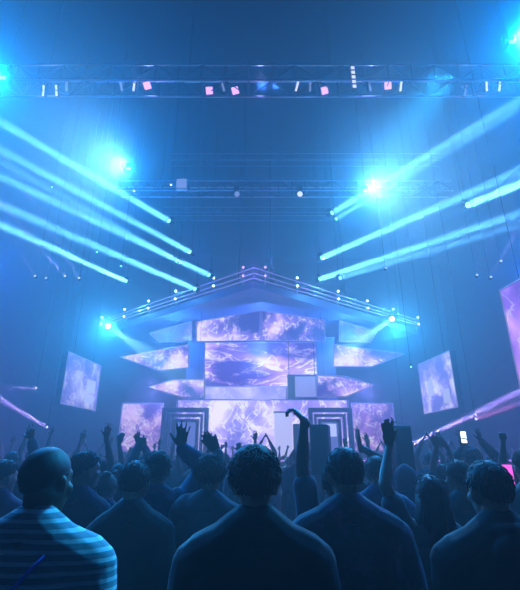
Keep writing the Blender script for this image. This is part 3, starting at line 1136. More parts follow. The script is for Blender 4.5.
class Person:
    def __init__(s, H=1.75, width=1.0, yaw=0.0, pitch=0.0, tilt=0.0, arms=None, voxel=0.011, female=False):
        s.k = H / 1.75
        s.w = width
        s.rot = head_rot(yaw, pitch, tilt)
        s.voxel = voxel
        s.female = female
        s.nk = V((0, -0.012, 1.515))
        s.hc = s.nk + s.rot @ V((0, 0.022, 0.118))      # centre of head
        s.arms = {}
        for sd in (-1, 1):
            a = (arms or {}).get(sd, {})
            raised = 'T' in a
            S = V((sd * 0.178 * width, 0, 1.385))
            if raised:
                T = a['T']
                up = max(0.0, min(1.0, (T.z - 1.3) / 0.5))
                S = S + V((-sd * 0.022, 0.01, 0.055)) * up
                pole = a.get('pole', V((sd * 0.6, -0.25, -0.5)))
            else:
                T = V((sd * 0.235 * width, 0.06, 0.86))
                pole = V((sd * 0.3, -1, 0))
                up = 0
            E, Wp = ik(S, T, V(pole), 0.295, 0.262)
            hd = a.get('d')
            hd = V(hd) if hd is not None else (Wp - E).normalized()
            s.arms[sd] = dict(S=S, E=E, W=Wp, d=hd.normalized(), n=V(a.get('palm', (0, 1, 0.15) if raised else (-sd, 0.2, 0))), pose=a.get('pose', 'open' if raised else 'relaxed'), up=up, raised=raised, fat=a.get('fat', 1.0))

    def scaled(s, me):
        me.transform(Matrix.Scale(s.k, 4))
        return me

    def torso_secs(s, off=0.0):
        w = s.w
        if s.female:
            base = [(.86, 0, -.005, .170, .115), (.93, 0, -.005, .176, .12), (1.02, 0, 0, .145, .10), (1.10, 0, 0, .128, .092), (1.20, 0, .005, .142, .102), (1.29, 0, .012, .158, .118), (1.35, 0, .0, .156, .105), (1.395, 0, -.006, .134, .087), (1.445, 0, -.01, .080, .062), (1.50, 0, -.012, .049, .048)]
        else:
            base = [(.86, 0, -.005, .162, .112), (.93, 0, -.005, .168, .118), (1.02, 0, 0, .158, .108), (1.10, 0, 0, .152, .104), (1.20, 0, 0, .162, .112), (1.30, 0, 0, .178, .12), (1.35, 0, -.004, .176, .112), (1.395, 0, -.008, .152, .094), (1.445, 0, -.012, .092, .068), (1.50, 0, -.014, .056, .053)]
        return [(z, cx, cy, rx * w + off, ry * (0.5 + 0.5 * w) + off) for z, cx, cy, rx, ry in base]

    def trapezius(s, mb, off):
        for sd in (-1, 1):
            S = s.arms[sd]['S']
            mb.tube([s.nk + V((sd * 0.018, -0.012, -0.010)), s.nk + V((sd * 0.078 * s.w, -0.014, -0.072)), S + V((-sd * 0.03, -0.008, 0.012))], [0.036 + off, 0.048 + off, 0.056 + off], n=12)

    def shoulder(s, mb, off, frac=1.0, full=True):
        """upper arm (and forearm) tubes grown by off"""
        for sd in (-1, 1):
            a = s.arms[sd]
            S, E, Wp = a['S'], a['E'], a['W']
            m = 0.9 if s.female else 1.0
            mb.ell(S, ((0.060 * m + off),) * 3, 14)
            if a['up'] > 0.3:
                mb.tube([V((sd * 0.12 * s.w, -0.01, 1.22)), V((sd * 0.15 * s.w, -0.005, 1.34)), S], [0.05 + off, 0.055 + off, 0.055 + off], n=12)
            ua = E - S
            if frac < 1:
                mb.tube([S, S + ua * frac * 0.5, S + ua * frac], [0.058 * m + off, 0.052 * m + off, 0.049 * m + off + 0.004], n=14)
            else:
                mb.tube([S, S + ua * 0.5, E], [0.058 * m + off, 0.049 * m + off, 0.041 * m + off], n=14)
                if full:
                    fa = Wp - E
                    e = 0.93 if off else 1.0
                    mb.tube([E, E + fa * 0.28, E + fa * 0.7, E + fa * e], [0.041 * m + off, 0.043 * m + off, 0.032 * m + off, 0.026 * m + off], n=14)

    def legs(s, mb, off, shoes=False):
        for sd in (-1, 1):
            hip, kn, an = V((sd * .088, 0, .90)), V((sd * .105, .015, .49)), V((sd * .115, -.015, .085))
            mb.tube([hip, hip.lerp(kn, .4), kn, kn.lerp(an, .3), kn.lerp(an, .7), an + V((0, 0, .02 if off else 0))],
                    [.088 + off, .078 + off, .056 + off, .057 + off, .042 + off, .036 + off * 1.4], n=14)

    def head(s, mb):
        r, c = s.rot, s.hc

        def E(p, rad, rot=None, n=16):
            mb.ell(c + r @ V(p), rad, n, r if rot is None else r @ rot)
        f = 0.95 if s.female else 1.0
        E((0, -.012, .028), (.0745 * f, .093 * f, .088))        # cranium
        E((0, .022, -.032), (.060 * f, .068, .078))              # face
        E((0, .040, -.076), (.044 * f, .040, .030))              # jaw
        E((0, .074, -.088), (.020, .018, .017))                  # chin
        E((0, .060, .028), (.056 * f, .028, .030))               # brow
        for sd in (-1, 1):
            E((sd * .046 * f, .054, -.020), (.020, .022, .022))   # cheek
            E((sd * .031, .070, .012), (.0125, .012, .010), n=10)   # eye
            rot = Euler((0, R(8 * sd), R(-22 * sd))).to_matrix()
            E((sd * .0765 * f, -.010, -.008), (.0085, .019, .032), rot)   # ear
            E((sd * .0715 * f, .000, -.026), (.010, .012, .012))
        mb.tube([c + r @ V((0, .080, .020)), c + r @ V((0, .100, -.014)), c + r @ V((0, .101, -.022))], [.008, .0125, .013], n=10)
        E((0, .086, -.047), (.022, .010, .006))
        E((0, .085, -.057), (.020, .010, .007))
        # neck
        nr = .043 if s.female else .052
        mb.tube([s.nk + V((0, -.008, -.09)), s.nk + V((0, -.006, -.01)), s.nk.lerp(c + r @ V((0, -.02, -.02)), .5), c + r @ V((0, -.025, -.01))], [nr + .014, nr + .002, nr, nr], n=16)

    def body(s):
        mb = MB()
        mb.loft(s.torso_secs())
        s.trapezius(mb, 0)
        s.shoulder(mb, 0)
        for sd in (-1, 1):
            a = s.arms[sd]
            hand(mb, a['W'], a['d'], a['n'], sd, a['pose'], 0.94 if s.female else 1.0, a['fat'])
        s.legs(mb, 0)
        for sd in (-1, 1):
            mb.tube([V((sd * .115, -.03, .055)), V((sd * .12, .06, .040)), V((sd * .125, .14, .030))], [(.034, .034), (.038, .030), (.034, .020)], n=12, side=(1, 0, 0))
        s.head(mb)
        return s.scaled(remesh(mb, s.voxel, 3))

    def shirt(s, kind, seed=0.0):
        mb = MB()
        off = {'tee': .017, 'jacket': .022, 'hoodie': .024, 'shirt': .018, 'tank': .012}[kind]
        secs = [q for q in s.torso_secs(off)]
        z0 = {'jacket': .84, 'hoodie': .86}.get(kind, .88)
        secs = [(z0, 0, -.004, secs[1][3] + .002, secs[1][4] + .002)] + [(z, x, y, rx + .003, ry + .009) for z, x, y, rx, ry in secs if z > z0 + .02][:-1]
        if kind in ('jacket', 'hoodie'):
            secs = [(z, x, y, max(rx, .168 * s.w + off), max(ry, .115 + off)) if z < 1.35 else (z, x, y, rx, ry) for z, x, y, rx, ry in secs]
        mb.loft(secs, n=32)
        s.trapezius(mb, off + .014)
        if kind == 'tank':
            pass
        elif kind == 'tee':
            s.shoulder(mb, off, frac=0.62)
        else:
            s.shoulder(mb, off)
        if kind in ('jacket',):
            mb.torus(s.nk + V((0, -.008, -.014)), .066, .016, tilt=-0.25, sy=0.95)
            mb.torus(s.nk + V((0, -.006, .010)), .062, .013, tilt=-0.25, sy=0.95)
        elif kind == 'hoodie':
            mb.torus(s.nk + V((0, -.02, -.025)), .075, .026, tilt=-0.2)
            mb.ell(s.nk + V((0, -.105, -.085)), (.105, .042, .075), 18)
        else:
            mb.torus(s.nk + V((0, -.006, -.032)), .070, .010, tilt=-0.3)
        me = remesh(mb, s.voxel, 3)
        wrinkle(me, .007 if kind in ('jacket', 'hoodie', 'shirt') else .006, 7.5, seed, 0.7)
        return s.scaled(me)

    def trousers(s):
        mb = MB()
        secs = s.torso_secs(.006)
        mb.loft([(z, x, y, rx, ry) for z, x, y, rx, ry in secs if z < 1.0] + [(1.0, 0, 0, .158, .108)], n=24)
        s.legs(mb, .012)
        for sd in (-1, 1):
            mb.ell((sd * .085, -.01, .86), (.088, .108, .085), 14)
        me = remesh(mb, max(s.voxel, .013), 3)
        wrinkle(me, .006, 8, 3.1, .6)
        return s.scaled(me)

    def shoe(s, sd):
        mb = MB()
        mb.tube([V((sd * .115, -.045, .052)), V((sd * .12, .05, .046)), V((sd * .126, .15, .034))], [(.044, .048), (.050, .042), (.044, .030)], n=14, side=(1, 0, 0))
        mb.tube([V((sd * .115, -.02, .06)), V((sd * .115, -.012, .12))], [.046, .05], n=14)
        mb.box((sd * .121, .05, .011), (.095, .27, .022), bev=.009)
        return s.scaled(remesh(mb, .011, 2))

    # hair ---------------------------------------------------------------
    def hair(s, style, seed=0):
        rnd = random.Random(seed)
        r, c = s.rot, s.hc
        f = 0.95 if s.female else 1.0
        RX, RY, RZ = .0745 * f, .093 * f, .088
        O = V((0, -.012, .028))
        thick = {'buzz': .004, 'short': .007, 'tousled': .012, 'long': .016, 'bun': .010, 'tail': .010, 'curly': .030}[style]
        NA, NT = 56, 22

        def limit(az):
            # az 0 = face (+y), pi = back; how far from the crown the hair reaches (radians)
            b = abs(az)
            pts = [(0, 0.98), (0.55, 1.02), (0.95, 1.22), (1.25, 1.62), (1.55, 1.70), (1.85, 1.80), (2.15, 2.10), (2.6, 2.24), (math.pi, 2.28)]
            if style == 'buzz':
                pts = [(a_, v_ - .03) for a_, v_ in pts]
            for (a0, v0), (a1, v1) in zip(pts, pts[1:]):
                if b <= a1:
                    return v0 + (v1 - v0) * (b - a0) / (a1 - a0)
            return pts[-1][1]

        def surf(az, th, t):
            if th <= 1.57:
                q = V((math.sin(th) * math.sin(az), math.sin(th) * math.cos(az), math.cos(th)))
                return O + V((q.x * (RX + t), q.y * (RY + t), q.z * (RZ + t)))
            g = (th - 1.57) / .8          # below the widest line the hair runs down and draws in to the nape
            k = 1 - .24 * g ** 1.6
            return O + V((math.sin(az) * (RX + t) * k, math.cos(az) * (RY + t) * k, -RZ * .98 * (th - 1.57)))
        vs, fs = [], []
        nz = 24 if style in ('tousled', 'curly') else 14
        for lay in (0, 1):
            for i in range(NT + 1):
                for k in range(NA):
                    az = -math.pi + 2 * math.pi * k / NA
                    lm = limit(az)
                    u = i / NT
                    th = max(lm * u, 0.02)
                    if lay == 0:
                        q = surf(az, th, 0)
                        nn = noise.noise((q.x * nz + seed * 3.1, q.y * nz, q.z * nz))
                        nn2 = noise.noise((q.x * nz * 3 + seed, q.y * nz * 3, q.z * nz * 1.2))
                        tk = thick * (1 + (.45 * nn + .3 * nn2 if style != 'buzz' else .25 * nn2)) * (1 if u < .8 else max(.25, 1 - (u - .8) * 3.2))
                        if style == 'short':
                            tk *= 1.0 + .5 * max(0, math.cos(th))
                        if style == 'tousled':
                            tk *= 1.0 + .55 * max(0, math.cos(th))
                        vs.append(surf(az, th, max(tk, .0025)))
                    else:
                        vs.append(surf(az, th, -.012))
        M_ = (NT + 1) * NA
        for lay in (0, 1):
            for i in range(NT):
                for k in range(NA):
                    k2 = (k + 1) % NA
                    a, b, c_, d = i * NA + k, i * NA + k2, (i + 1) * NA + k2, (i + 1) * NA + k
                    fs.append(tuple(x + lay * M_ for x in ((a, b, c_, d) if lay == 0 else (d, c_, b, a))))
        for k in range(NA):
            k2 = (k + 1) % NA
            fs.append((NT * NA + k, NT * NA + k2, M_ + NT * NA + k2, M_ + NT * NA + k))
        # close the crown
        for lay in (0, 1):
            fs.append(tuple(lay * M_ + k for k in range(NA)))
        mb = MB()
        mb.xf = Matrix.Translation(c) @ r.to_4x4()
        mb.add(vs, fs)
        # locks lying over the cap
        n = {'buzz': 0, 'short': 620, 'tousled': 1300, 'long': 160, 'bun': 60, 'tail': 60, 'curly': 420}[style]
        ln = {'short': .026, 'tousled': .034, 'long': .06, 'bun': .05, 'tail': .05, 'curly': .03}.get(style, 0)
        if s.voxel > .0115:
            n //= 3
        for _ in range(n):
            az = rnd.uniform(-math.pi, math.pi)
            th = limit(az) * rnd.uniform(.02, .93) ** .75
            up = .8 if style in ('tousled', 'curly') else .45
            p0 = surf(az, th, thick * .95)
            q = V((math.sin(th) * math.sin(az), math.sin(th) * math.cos(az), math.cos(th)))
            dn = V((math.cos(th) * math.sin(az), math.cos(th) * math.cos(az), -math.sin(th)))
            sw = V((rnd.uniform(-.7, .7), rnd.uniform(-.7, .7), rnd.uniform(-.2, .2)))
            d1 = (dn + sw * up + q * rnd.uniform(.1, .8) * up).normalized()
            d2 = (dn + sw * up - q * .3).normalized()
            L0 = ln * rnd.uniform(.6, 1.2)
            mb.tube([p0, p0 + d1 * L0 * .5, p0 + d1 * L0 * .5 + d2 * L0 * .5], [.0026, .0022, .0005], n=5, caps=False)
        if style == 'long':
            for _ in range(130):
                az = rnd.choice((-1, 1)) * rnd.uniform(1.35, math.pi)
                p0 = surf(az, 1.5, .008)
                p1 = surf(az, 2.1, .022)
                p2 = V((p1.x * 1.15 + rnd.uniform(-.015, .015), p1.y - .012, -.15 + rnd.uniform(-.02, .02)))
                p3 = V((p2.x * 1.12, p2.y - .015, -.235 + rnd.uniform(-.05, .03)))
                mb.tube([p0, p1, p2, p3], [.012, .013, .012, .004], n=6, caps=False)
        if style == 'bun':
            mb.ell((0, -.055, .118), (.036, .036, .032), 14)
            for _ in range(24):
                a0 = rnd.uniform(0, 6.28)
                pts = [V((.036 * math.cos(a0 + i * .5), -.055 + .036 * math.sin(a0 + i * .5), .118 + .02 * math.sin(i + a0))) for i in range(5)]
                mb.tube(pts, [.004] * 5, n=5, caps=False)
        if style == 'tail':
            for _ in range(40):
                x0, w0 = rnd.uniform(-.012, .012), rnd.uniform(-.02, .02)
                mb.tube([V((x0, -.10, .07)), V((x0 * 1.5, -.145, .05)), V((w0, -.15, -.04)), V((w0 * 1.2, -.13, -.15 + rnd.uniform(-.03, .03)))], [.006, .007, .007, .002], n=5, caps=False)
        me = mb.mesh('hair')
        for p in me.polygons:
            p.use_smooth = True
        return s.scaled(me)

    def hood(s):
        """hood worn up round the head"""
        mb = MB()
        r, c = s.rot, s.hc
        mb.xf = Matrix.Translation(c) @ r.to_4x4()
        vs, fs = [], []
        NA, NT = 40, 16
        for lay in (0, 1):
            for i in range(NT + 1):
                for k in range(NA + 1):
                    az = R(62) + R(236) * k / NA       # open at the face
                    th = .02 + 2.45 * i / NT
                    t = .034 - lay * .012
                    q = V((math.sin(th) * math.sin(az), math.sin(th) * math.cos(az), math.cos(th)))
                    p = V((0, -.014, .022)) + V((q.x * (.074 + t), q.y * (.092 + t), q.z * (.088 + t)))
                    if th < .6:
                        p.z += .012 * (1 - th / .6)
                    if th > 1.9:
                        g = (th - 1.9) / .55
                        p.x *= 1 + .5 * g
                        p.z -= .05 * g
                    vs.append(p)
        N1 = NA + 1
        M_ = (NT + 1) * N1
        for lay in (0, 1):
            for i in range(NT):
                for k in range(NA):
                    a, b, c_, d = i * N1 + k, i * N1 + k + 1, (i + 1) * N1 + k + 1, (i + 1) * N1 + k
                    fs.append(tuple(x + lay * M_ for x in ((a, b, c_, d) if lay == 0 else (d, c_, b, a))))
        for i in range(NT):
            for k in (0, NA):
                fs.append((i * N1 + k, (i + 1) * N1 + k, M_ + (i + 1) * N1 + k, M_ + i * N1 + k))
        for k in range(NA):
            fs.append((NT * N1 + k, NT * N1 + k + 1, M_ + NT * N1 + k + 1, M_ + NT * N1 + k))
        mb.add(vs, fs)
        mb.torus((0, -.02, -.115), .085, .03, n=28, m=8)
        me = mb.mesh('hood')
        for p in me.polygons:
            p.use_smooth = True
        wrinkle(me, .006, 14, 2)
        return s.scaled(me)

    def cap(s):
        r, c = s.rot, s.hc
        mb = MB()
        mb.xf = Matrix.Translation(c) @ r.to_4x4()
        secs = []
        for i in range(9):
            th = R(90 - i * 11)
            secs.append((.035 + .085 * math.cos(th), 0, -.012, (.0745 + .016) * math.sin(th) + .001, (.093 + .016) * math.sin(th) + .001))
        mb.loft(secs, n=32, power=2)
        mb.tube([V((0, .085, .045)), V((0, .13, .04)), V((0, .165, .03))], [(.072, .006), (.068, .006), (.045, .005)], n=14, side=(1, 0, 0))
        mb.ell((0, -.012, .121), (.008, .008, .005), 8)
        me = mb.mesh('cap')
        for p in me.polygons:
            p.use_smooth = True
        return s.scaled(me)


def make_person(label, loc, rz, P, top, top_mat, hair, hair_mat, skin, group=None, seed=1, trousers=True):
    t = thing('person', label, 'person', loc, R(rz), group)
    link('body', P.body(), skin, t)
    nm = {'tee': 'tee_shirt', 'tank': 'tank_top'}.get(top, top)
    link(nm, P.shirt(top, seed * 1.7), top_mat, t)
    link('trousers', P.trousers(), C_JEAN, t)
    for sd in (-1, 1):
        link('shoe', P.shoe(sd), C_SHOE, t)
    if hair == 'hood':
        link('hood', P.hood(), top_mat, t)
    elif hair == 'cap':
        link('cap', P.cap(), C_NAVY, t)
        link('hair', P.hair('short', seed), hair_mat, t)
    else:
        link('hair', P.hair(hair, seed), hair_mat, t)
    return t


SEEN = []


def seen_person(label, px, py, Y, top, top_mat, hair='short', hm=0, sk=1, rz=0.0, width=1.0, arms=None, yaw=0, pitch=0, tilt=0, female=False, seed=1, extra=.012):
    """a person whose head top shows at photo pixel (px, py) at distance Y; arms given by pixels of wrist and fingertips"""
    top_p = at(px, py, Y)
    H = (top_p.z - extra) / 1.006
    loc = V((top_p.x, Y, 0))
    SEEN.append((top_p.x, Y))
    k = H / 1.75
    inv = Matrix.Rotation(-R(rz), 4, 'Z')
    A = {}
    for sd, a in (arms or {}).items():
        dY = a.get('dY', 0.12)
        wp = at(*a['w'], Y + dY)
        fp = at(*a['f'], Y + dY + a.get('fy', 0.0))
        T = (inv @ (wp - loc)) / k
        d = inv.to_3x3() @ (fp - wp)
        q = dict(a)
        q['T'] = T
        q['d'] = d
        if 'palm' in a:
            q['palm'] = inv.to_3x3() @ V(a['palm'])
        A[sd] = q
    vox = .0085 if Y < 3.2 else .0115
    P = Person(H, width, yaw, pitch, tilt, A, vox, female)
    return make_person(label, loc, rz, P, top, top_mat, hair, HAIR[hm], SKIN[sk], seed=seed), P


def strap(parent, P):
    """bag strap slung over the back from the right shoulder to the left hip"""
    mb = MB()
    pts = []
    secs = P.torso_secs(.036)
    for i in range(15):
        u = i / 14
        x = .11 - .27 * u
        z = 1.43 - .40 * u
        rx, ry = .17, .11
        for q0, q1 in zip(secs, secs[1:]):
            if q0[0] <= z <= q1[0]:
                g = (z - q0[0]) / (q1[0] - q0[0])
                rx, ry = q0[3] + (q1[3] - q0[3]) * g, q0[4] + (q1[4] - q0[4]) * g
        xx = min(abs(x) / rx, .97)
        pts.append(V((x, -ry * (1 - xx ** 2.4) ** (1 / 2.4) - .006, z)))
    mb.tube(pts, [(.018, .005)] * 15, n=10, side=(.6, 0, .8))
    me = mb.mesh('bag_strap')
    link('bag_strap', P.scaled(me), M_STRAP, parent, True)


# ---- the row nearest the camera
p, P = seen_person('person in a pale striped tee with cropped hair, nearest at the left', 51, 441, 1.62, 'tee', C_STRIPE, 'buzz', 0, 0, rz=-9, width=1.22, yaw=-8, seed=1)
strap(p, P)
seen_person('person in a dark jacket with tousled hair, nearest in the middle', 255, 438, 1.66, 'jacket', C_BLACK, 'tousled', 1, 2, width=1.10, seed=2, extra=.03)
seen_person('person in a black hooded top with short rim lit hair, nearest at the right', 484, 454, 1.86, 'hoodie', C_BLACK, 'short', 1, 2, rz=6, width=1.12, seed=3, extra=.02)
seen_person('person in a dark printed shirt with short dark hair right of the middle, back turned', 343, 442, 2.12, 'shirt', C_PRINT, 'short', 0, 1, width=1.14, seed=4, extra=.02)
seen_person('person in a plain black shirt between the striped tee and the dark jacket', 137, 456, 2.5, 'shirt', C_BLACK, 'short', 0, 1, width=.94, seed=5, extra=.02)
# ---- second row
seen_person('person in a dark tank top just right of the striped tee, face turned right', 86, 447, 2.95, 'tank', C_NAVY, 'short', 0, 1, rz=-4, width=.90, yaw=-38, seed=6, extra=.02)
seen_person('short person in a navy hooded top with a small bun in fair hair', 109, 467, 3.45, 'hoodie', C_NAVY, 'bun', 2, 2, width=.95, seed=7, female=True, extra=.045)
seen_person('person in a blue shirt left of the middle, holding one open hand straight up', 159, 447, 2.95, 'shirt', C_BLUE, 'short', 0, 1, width=1.05, seed=8, extra=.02,
            arms={1: dict(w=(181, 448), f=(184, 418), dY=.0, pose='open', palm=(0.15, 1, .1), pole=V((.5, .6, -.3)))})
seen_person('person in a grey shirt left of the middle, hand waved up with bent elbow', 211, 449, 2.75, 'shirt', C_GREY, 'tousled', 0, 1, width=1.0, seed=9, extra=.03,
            arms={-1: dict(w=(218, 453), f=(207, 439), dY=.32, pose='flat', palm=(-.4, 1, .1), pole=V((.4, .2, -1)))})
seen_person('person behind the dark jacket, bare arm stretched straight up with bent hand', 335, 457, 2.65, 'tee', C_NAVY, 'short', 0, 0, width=1.06, seed=10, extra=.02,
            arms={-1: dict(w=(304, 419), f=(294, 408), dY=.0, fy=.02, pose='hold', palm=(-.5, .2, -1), pole=V((-1, .2, -.2)))})
seen_person('person in a blue tee looking out right of the printed shirt', 375, 453, 3.45, 'tee', C_BLUE, 'short', 0, 1, width=1.05, seed=11, extra=.02)
seen_person('person with long dark hair right of the printed shirt, left arm raised', 428, 472, 2.5, 'tee', C_GREY, 'long', 0, 2, width=1.0, female=True, seed=12, extra=.02,
            arms={-1: dict(w=(389, 446), f=(387, 424), dY=.1, pose='flat', palm=(0, 1, .1), pole=V((-.3, -.4, -.6)))})
seen_person('person in a teal shirt with lit hair, close behind the hooded top at the right', 456, 456, 3.05, 'shirt', C_TEAL, 'short', 1, 1, width=1.0, seed=13, extra=.02, yaw=12)
seen_person('person at the left edge in a purple shirt, face turned slightly right', 6, 456, 3.3, 'tee', C_PURP, 'short', 0, 2, width=1.0, yaw=-30, seed=14, extra=.02)
qp, QP = seen_person('person at the right edge in a pale tee, half cut off by the frame', 523, 446, 3.3, 'tee', C_PALE, 'short', 1, 1, width=1.0, seed=15, extra=.02,
            arms={-1: dict(w=(509, 495), f=(508, 478), dY=.25, pose='hold', palm=(0, -1, .1), pole=V((-.5, -.4, -1)))})
seen_person('person with a navy hood up beside the raised hand right of the stage', 404, 461, 4.4, 'hoodie', C_NAVY, 'hood', 0, 1, width=1.0, seed=16, extra=.05)
seen_person('person in a black tee with tied hair, behind the fair bun', 120, 462, 4.2, 'tee', C_BLACK, 'tail', 1, 1, width=.95, seed=17, female=True)
seen_person('person in a pale shirt at the far left behind the purple shirt', 26, 462, 4.3, 'shirt', C_PALE, 'short', 0, 1, width=1.0, seed=18,
            arms={1: dict(w=(31, 425), f=(29, 409), dY=.0, pose='open', palm=(0, 1, .1), pole=V((1, 0, -.3)))})
seen_person('person further back with both arms raised and crossed, right of the stage', 443, 463, 4.9, 'tee', C_NAVY, 'short', 0, 1, width=1.0, seed=19,
            arms={-1: dict(w=(437, 437), f=(433, 426), dY=.1, pose='open', palm=(0, 1, .1), pole=V((-.6, -.2, -.6))), 1: dict(w=(447, 446), f=(438, 436), dY=.2, pose='open', palm=(-.3, 1, .1), pole=V((.8, .1, -.5)))})
pp, PP = seen_person('person with an afro under the slanting pale beam, holding a lit phone overhead', 470, 445, 5.6, 'shirt', C_BLACK, 'curly', 0, 0, width=1.0, seed=20, extra=.04,
            arms={1: dict(w=(481, 441), f=(478, 431), dY=.15, pose='open', palm=(-.4, 1, 0), pole=V((1, 0, -.4))), -1: dict(w=(464, 448), f=(463, 438), dY=.3, pose='hold', palm=(0, -1, 0), pole=V((-1, 0, -.6)))})
seen_person('person with one fist raised at the far right, hair cropped', 517, 462, 4.5, 'tee', C_TEAL, 'buzz', 0, 0, width=1.0, seed=21,
            arms={-1: dict(w=(503, 440), f=(502, 430), dY=.1, pose='fist', palm=(0, 1, 0), pole=V((-.8, 0, -.5)))})
seen_person('person with one thin arm straight up just right of the printed shirt head', 351, 452, 3.9, 'tee', C_BLACK, 'short', 0, 1, width=1.0, seed=22,
            arms={1: dict(w=(360, 447), f=(357, 429), dY=.05, pose='flat', palm=(1, .3, 0), pole=V((.8, 0, -.5)))})
seen_person('person in a grey tank top with one upright arm, left of the stage', 100, 458, 4.8, 'tank', C_GREY, 'short', 0, 1, width=1.0, seed=23,
            arms={1: dict(w=(106, 432), f=(109, 415), dY=.0, pose='open', palm=(0, 1, .1), pole=V((.8, 0, -.3)))})
seen_person('person in a teal tee leaning one raised arm right, left of the stage', 112, 461, 5.6, 'tee', C_TEAL, 'short', 1, 2, width=1.0, seed=24,
            arms={1: dict(w=(119, 440), f=(123, 426), dY=.05, pose='relaxed', palm=(0, 1, .1), pole=V((.8, 0, -.4)))})
seen_person('person holding both hands up together under the left poster screen', 142, 458, 5.2, 'shirt', C_NAVY, 'short', 0, 1, width=1.0, seed=25,
            arms={1: dict(w=(145, 447), f=(142, 435), dY=.25, pose='claw', palm=(0, 1, .1), pole=V((1, 0, -.4))), -1: dict(w=(139, 444), f=(136, 432), dY=.25, pose='open', palm=(0, 1, .1), pole=V((-1, 0, -.4)))})

# ---- phones
ph_mat = [lens_mat('phone_glow_pink', (1.0, 0.12, 0.8), 1.2), lens_mat('phone_glow_white', (0.8, 0.95, 1.0), 3.0), lens_mat('phone_glow_violet', (0.3, 0.2, 1.0), 1.3)]


def phone(person, P, sd, label, m, k=1.0):
    a = P.arms[sd]
    n = (a['n'] - a['d'] * a['n'].dot(a['d'])).normalized()
    p = a['W'] + a['d'] * .055 + n * .026
    p = Matrix.Translation(person.location) @ Matrix.Rotation(person.rotation_euler.z, 4, 'Z') @ (p * P.k)
    t = thing('phone', label, 'phone', p, person.rotation_euler.z)
    b = MB()
    b.box((0, 0, .075 * k), (.075 * k, .009, .15 * k), bev=.004)
    b.build('case', M_CASE, t)
    b = MB()
    b.box((0, -.006, .075 * k), (.068 * k, .004, .138 * k), bev=.001)
    b.build('screen', m, t)
    return t


phone(qp, QP, -1, 'phone with a glowing pink screen held beside the rim lit head at the right', ph_mat[0], 1.1)
phone(pp, PP, -1, 'phone with a white lit screen held up under the slanting pale beam', ph_mat[1])

# ---- rows further back: a few figures, copied
def proto(i):
    fem = i in (2, 5, 8)
    U = lambda x, y, z: V((x, y, z))
    arms = [
        {},
        {1: dict(T=U(.24, .08, 1.98), pose='open')},
        {-1: dict(T=U(-.26, .05, 1.96), pose='open')},
        {1: dict(T=U(.22, .12, 2.0), pose='open'), -1: dict(T=U(-.24, .12, 1.97), pose='open')},
        {1: dict(T=U(.08, .22, 1.93), pose='flat', palm=(-1, 0, 0)), -1: dict(T=U(-.06, .22, 1.92), pose='flat', palm=(1, 0, 0))},
        {-1: dict(T=U(-.16, .16, 1.95), pose='fist')},
        {},
        {1: dict(T=U(.34, .10, 1.86), pose='claw'), -1: dict(T=U(-.2, .2, 1.7), pose='relaxed')},
        {},
    ][i]
    tops = ['tee', 'tee', 'tee', 'tank', 'tank', 'tee', 'hoodie', 'tee', 'tee'][i]
    tm = [C_NAVY, C_BLACK, C_GREY, C_TEAL, C_BLUE, C_PURP, C_NAVY, C_PALE, C_BLUE][i]
    hr = ['short', 'short', 'long', 'buzz', 'tousled', 'tail', 'cap', 'short', 'bun'][i]
    P = Person(1.74 if not fem else 1.66, 1.0, random.uniform(-14, 14), random.uniform(-4, 4), 0, arms, .0125, fem)
    t = make_person('x', (0, 0, 0), 0, P, tops, tm, hr, HAIR[i % 3], SKIN[i % 3], seed=30 + i)
    return t, (1.74 if not fem else 1.66)


DESC = ['navy tee and short hair', 'black tee, right arm up', 'grey tee and long hair, arm up', 'teal tank top, both arms up', 'blue tank top clapping overhead',
        'purple tee with fist up', 'navy top and cap', 'pale tee, hand up', 'blue tee and hair in a bun']
protos = {}
WHERE = [(60, 'under the left hanging screen'), (100, 'left of the left poster screen'), (145, 'before the left poster screen'), (186, 'before the left doorway'),
         (240, 'left of the stage middle'), (292, 'near the white column'), (330, 'before the right doorway'), (372, 'before the right poster screen'),
         (420, 'under the right hanging screen'), (470, 'under the slanting pale beam'), (530, 'at the right edge'), (-1, 'at the left edge')]
CROWD = []
rc = random.Random(11)
for Y in (5.9, 6.7, 7.6, 8.6, 9.8, 11.2, 12.8, 14.6):
    step = 0.74 * F / (.936 * Y)
    px = -14 + rc.uniform(0, step)
    while px < 536:
        CROWD.append((round(px, 1), round(Y + rc.uniform(-.22, .22), 2)))
        px += step * rc.uniform(.95, 1.35)
used = {}
flip = 0
placed = []
rc2 = random.Random(5)
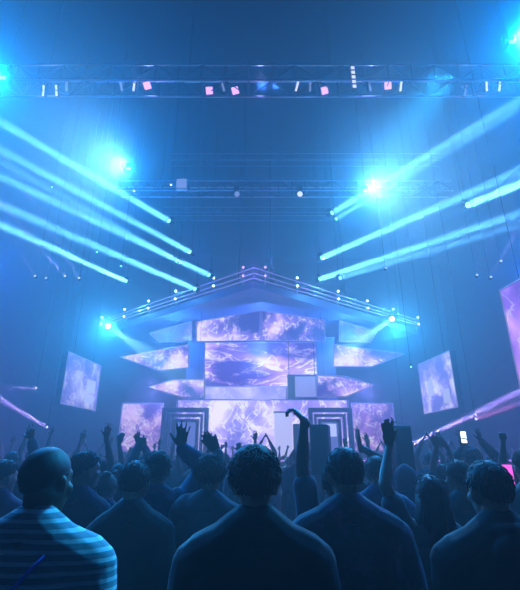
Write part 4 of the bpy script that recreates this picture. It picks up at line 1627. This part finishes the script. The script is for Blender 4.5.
for (px, Y) in CROWD:
    x = at(px, 457, Y).x
    if any((x - sx) ** 2 + (Y - sy) ** 2 < .85 ** 2 for sx, sy in ((at(320, 457, 6.3).x, 6.3), (at(397, 457, 6.1).x, 6.1))):
        continue
    if any((x - sx) ** 2 + (Y - sy) ** 2 < .60 ** 2 for sx, sy in SEEN + placed):
        continue
    placed.append((x, Y))
    wi = min(range(len(WHERE)), key=lambda q: abs(WHERE[q][0] - px))
    order = list(range(9))
    rc2.shuffle(order)
    order.sort(key=lambda q: (used.get((q, wi), 0) + (1.0 if (q in (0, 6, 8)) == (flip % 2 == 0) else 1.6)))
    flip += 1
    i = order[0]
    used[(i, wi)] = used.get((i, wi), 0) + 1
    if i not in protos:
        t, hh = proto(i)
        protos[i] = (t, hh)
    else:
        t, hh = copy_tree(protos[i][0]), protos[i][1]
    t.location = (x, Y, 0)
    s_ = rc2.uniform(.955, 1.04)
    t.scale = (s_,) * 3
    t.rotation_euler = (0, 0, R(rc2.uniform(-12, 12) + (0 if abs(x) < 4 else 6 * (1 if x > 0 else -1))))
    t['label'] = f'distant person in {DESC[i]}, {WHERE[wi][1]}'
    t['group'] = 'crowd further back'



# ------------------------------------------------------------------ added washes and fills
def wash(loc, aim, e, c, spot, blend=0.9, size=0.3):
    light('SPOT', loc, e, c, aim, size=size, spot=spot, blend=blend, name='wash')


# extra spots added at the canopy's end floods, to rim the crowd
EL, ER = at(108, 327, 19.8), at(392, 320, 19.8)
for x, y, ax, e, c in ((EL.x, 19.8, -1.0, 7500, CYL), (ER.x, 19.8, 1.2, 6500, CYL)):
    wash((x, y, 8.9 if y < 18 else EL.z), (ax, 2.2, 1.5), e, c, 20)
wash((5, 8.7, Z1 - 0.6), (-0.58, 1.7, 1.34), 20000, (0.03, 0.5, 1.0), 4.6)      # unseen spot added to brighten the striped tee's shoulder
wash((-3, 17.5, 11.5), (-2, 21, 2), 1500, BLUE, 90)  # pair of stage washes added without fixtures, blue and violet
wash((3, 17.5, 11.5), (2, 21, 2), 1500, VIO, 90)
for x, y, z, e, c in ((0, 20.3, 6.7, 700, (0.08, 0.22, 1.0)), (-4.5, 20.3, 7.2, 620, (0.05, 0.3, 1.0)), (4.5, 20.3, 7.2, 620, (0.05, 0.3, 1.0)),
                      (0, 20.6, 3.6, 420, (0.3, 0.22, 1.0)), (-5, 20.6, 4.6, 330, (0.25, 0.22, 1.0)), (5, 20.6, 4.6, 330, (0.25, 0.22, 1.0))):
    light('POINT', (x, y, z), e, c, size=0.3, name='stage_fill')  # bare points added in mid-air to lift the haze over the stage
for sx in (-1, 1):
    light('POINT', (sx * 11, 15, 3.4), 550, VIO, size=0.3, name='side_fill')  # unseen points added at both sides to colour the haze
    light('POINT', (sx * 10, 14, 8), 700, BLUE, size=0.3, name='side_fill')
wash((0, -9, 12), (0, 3, 1), 120, (0.02, 0.2, 1.0), 60)  # unseen wash added behind the camera to lift the crowd's backs
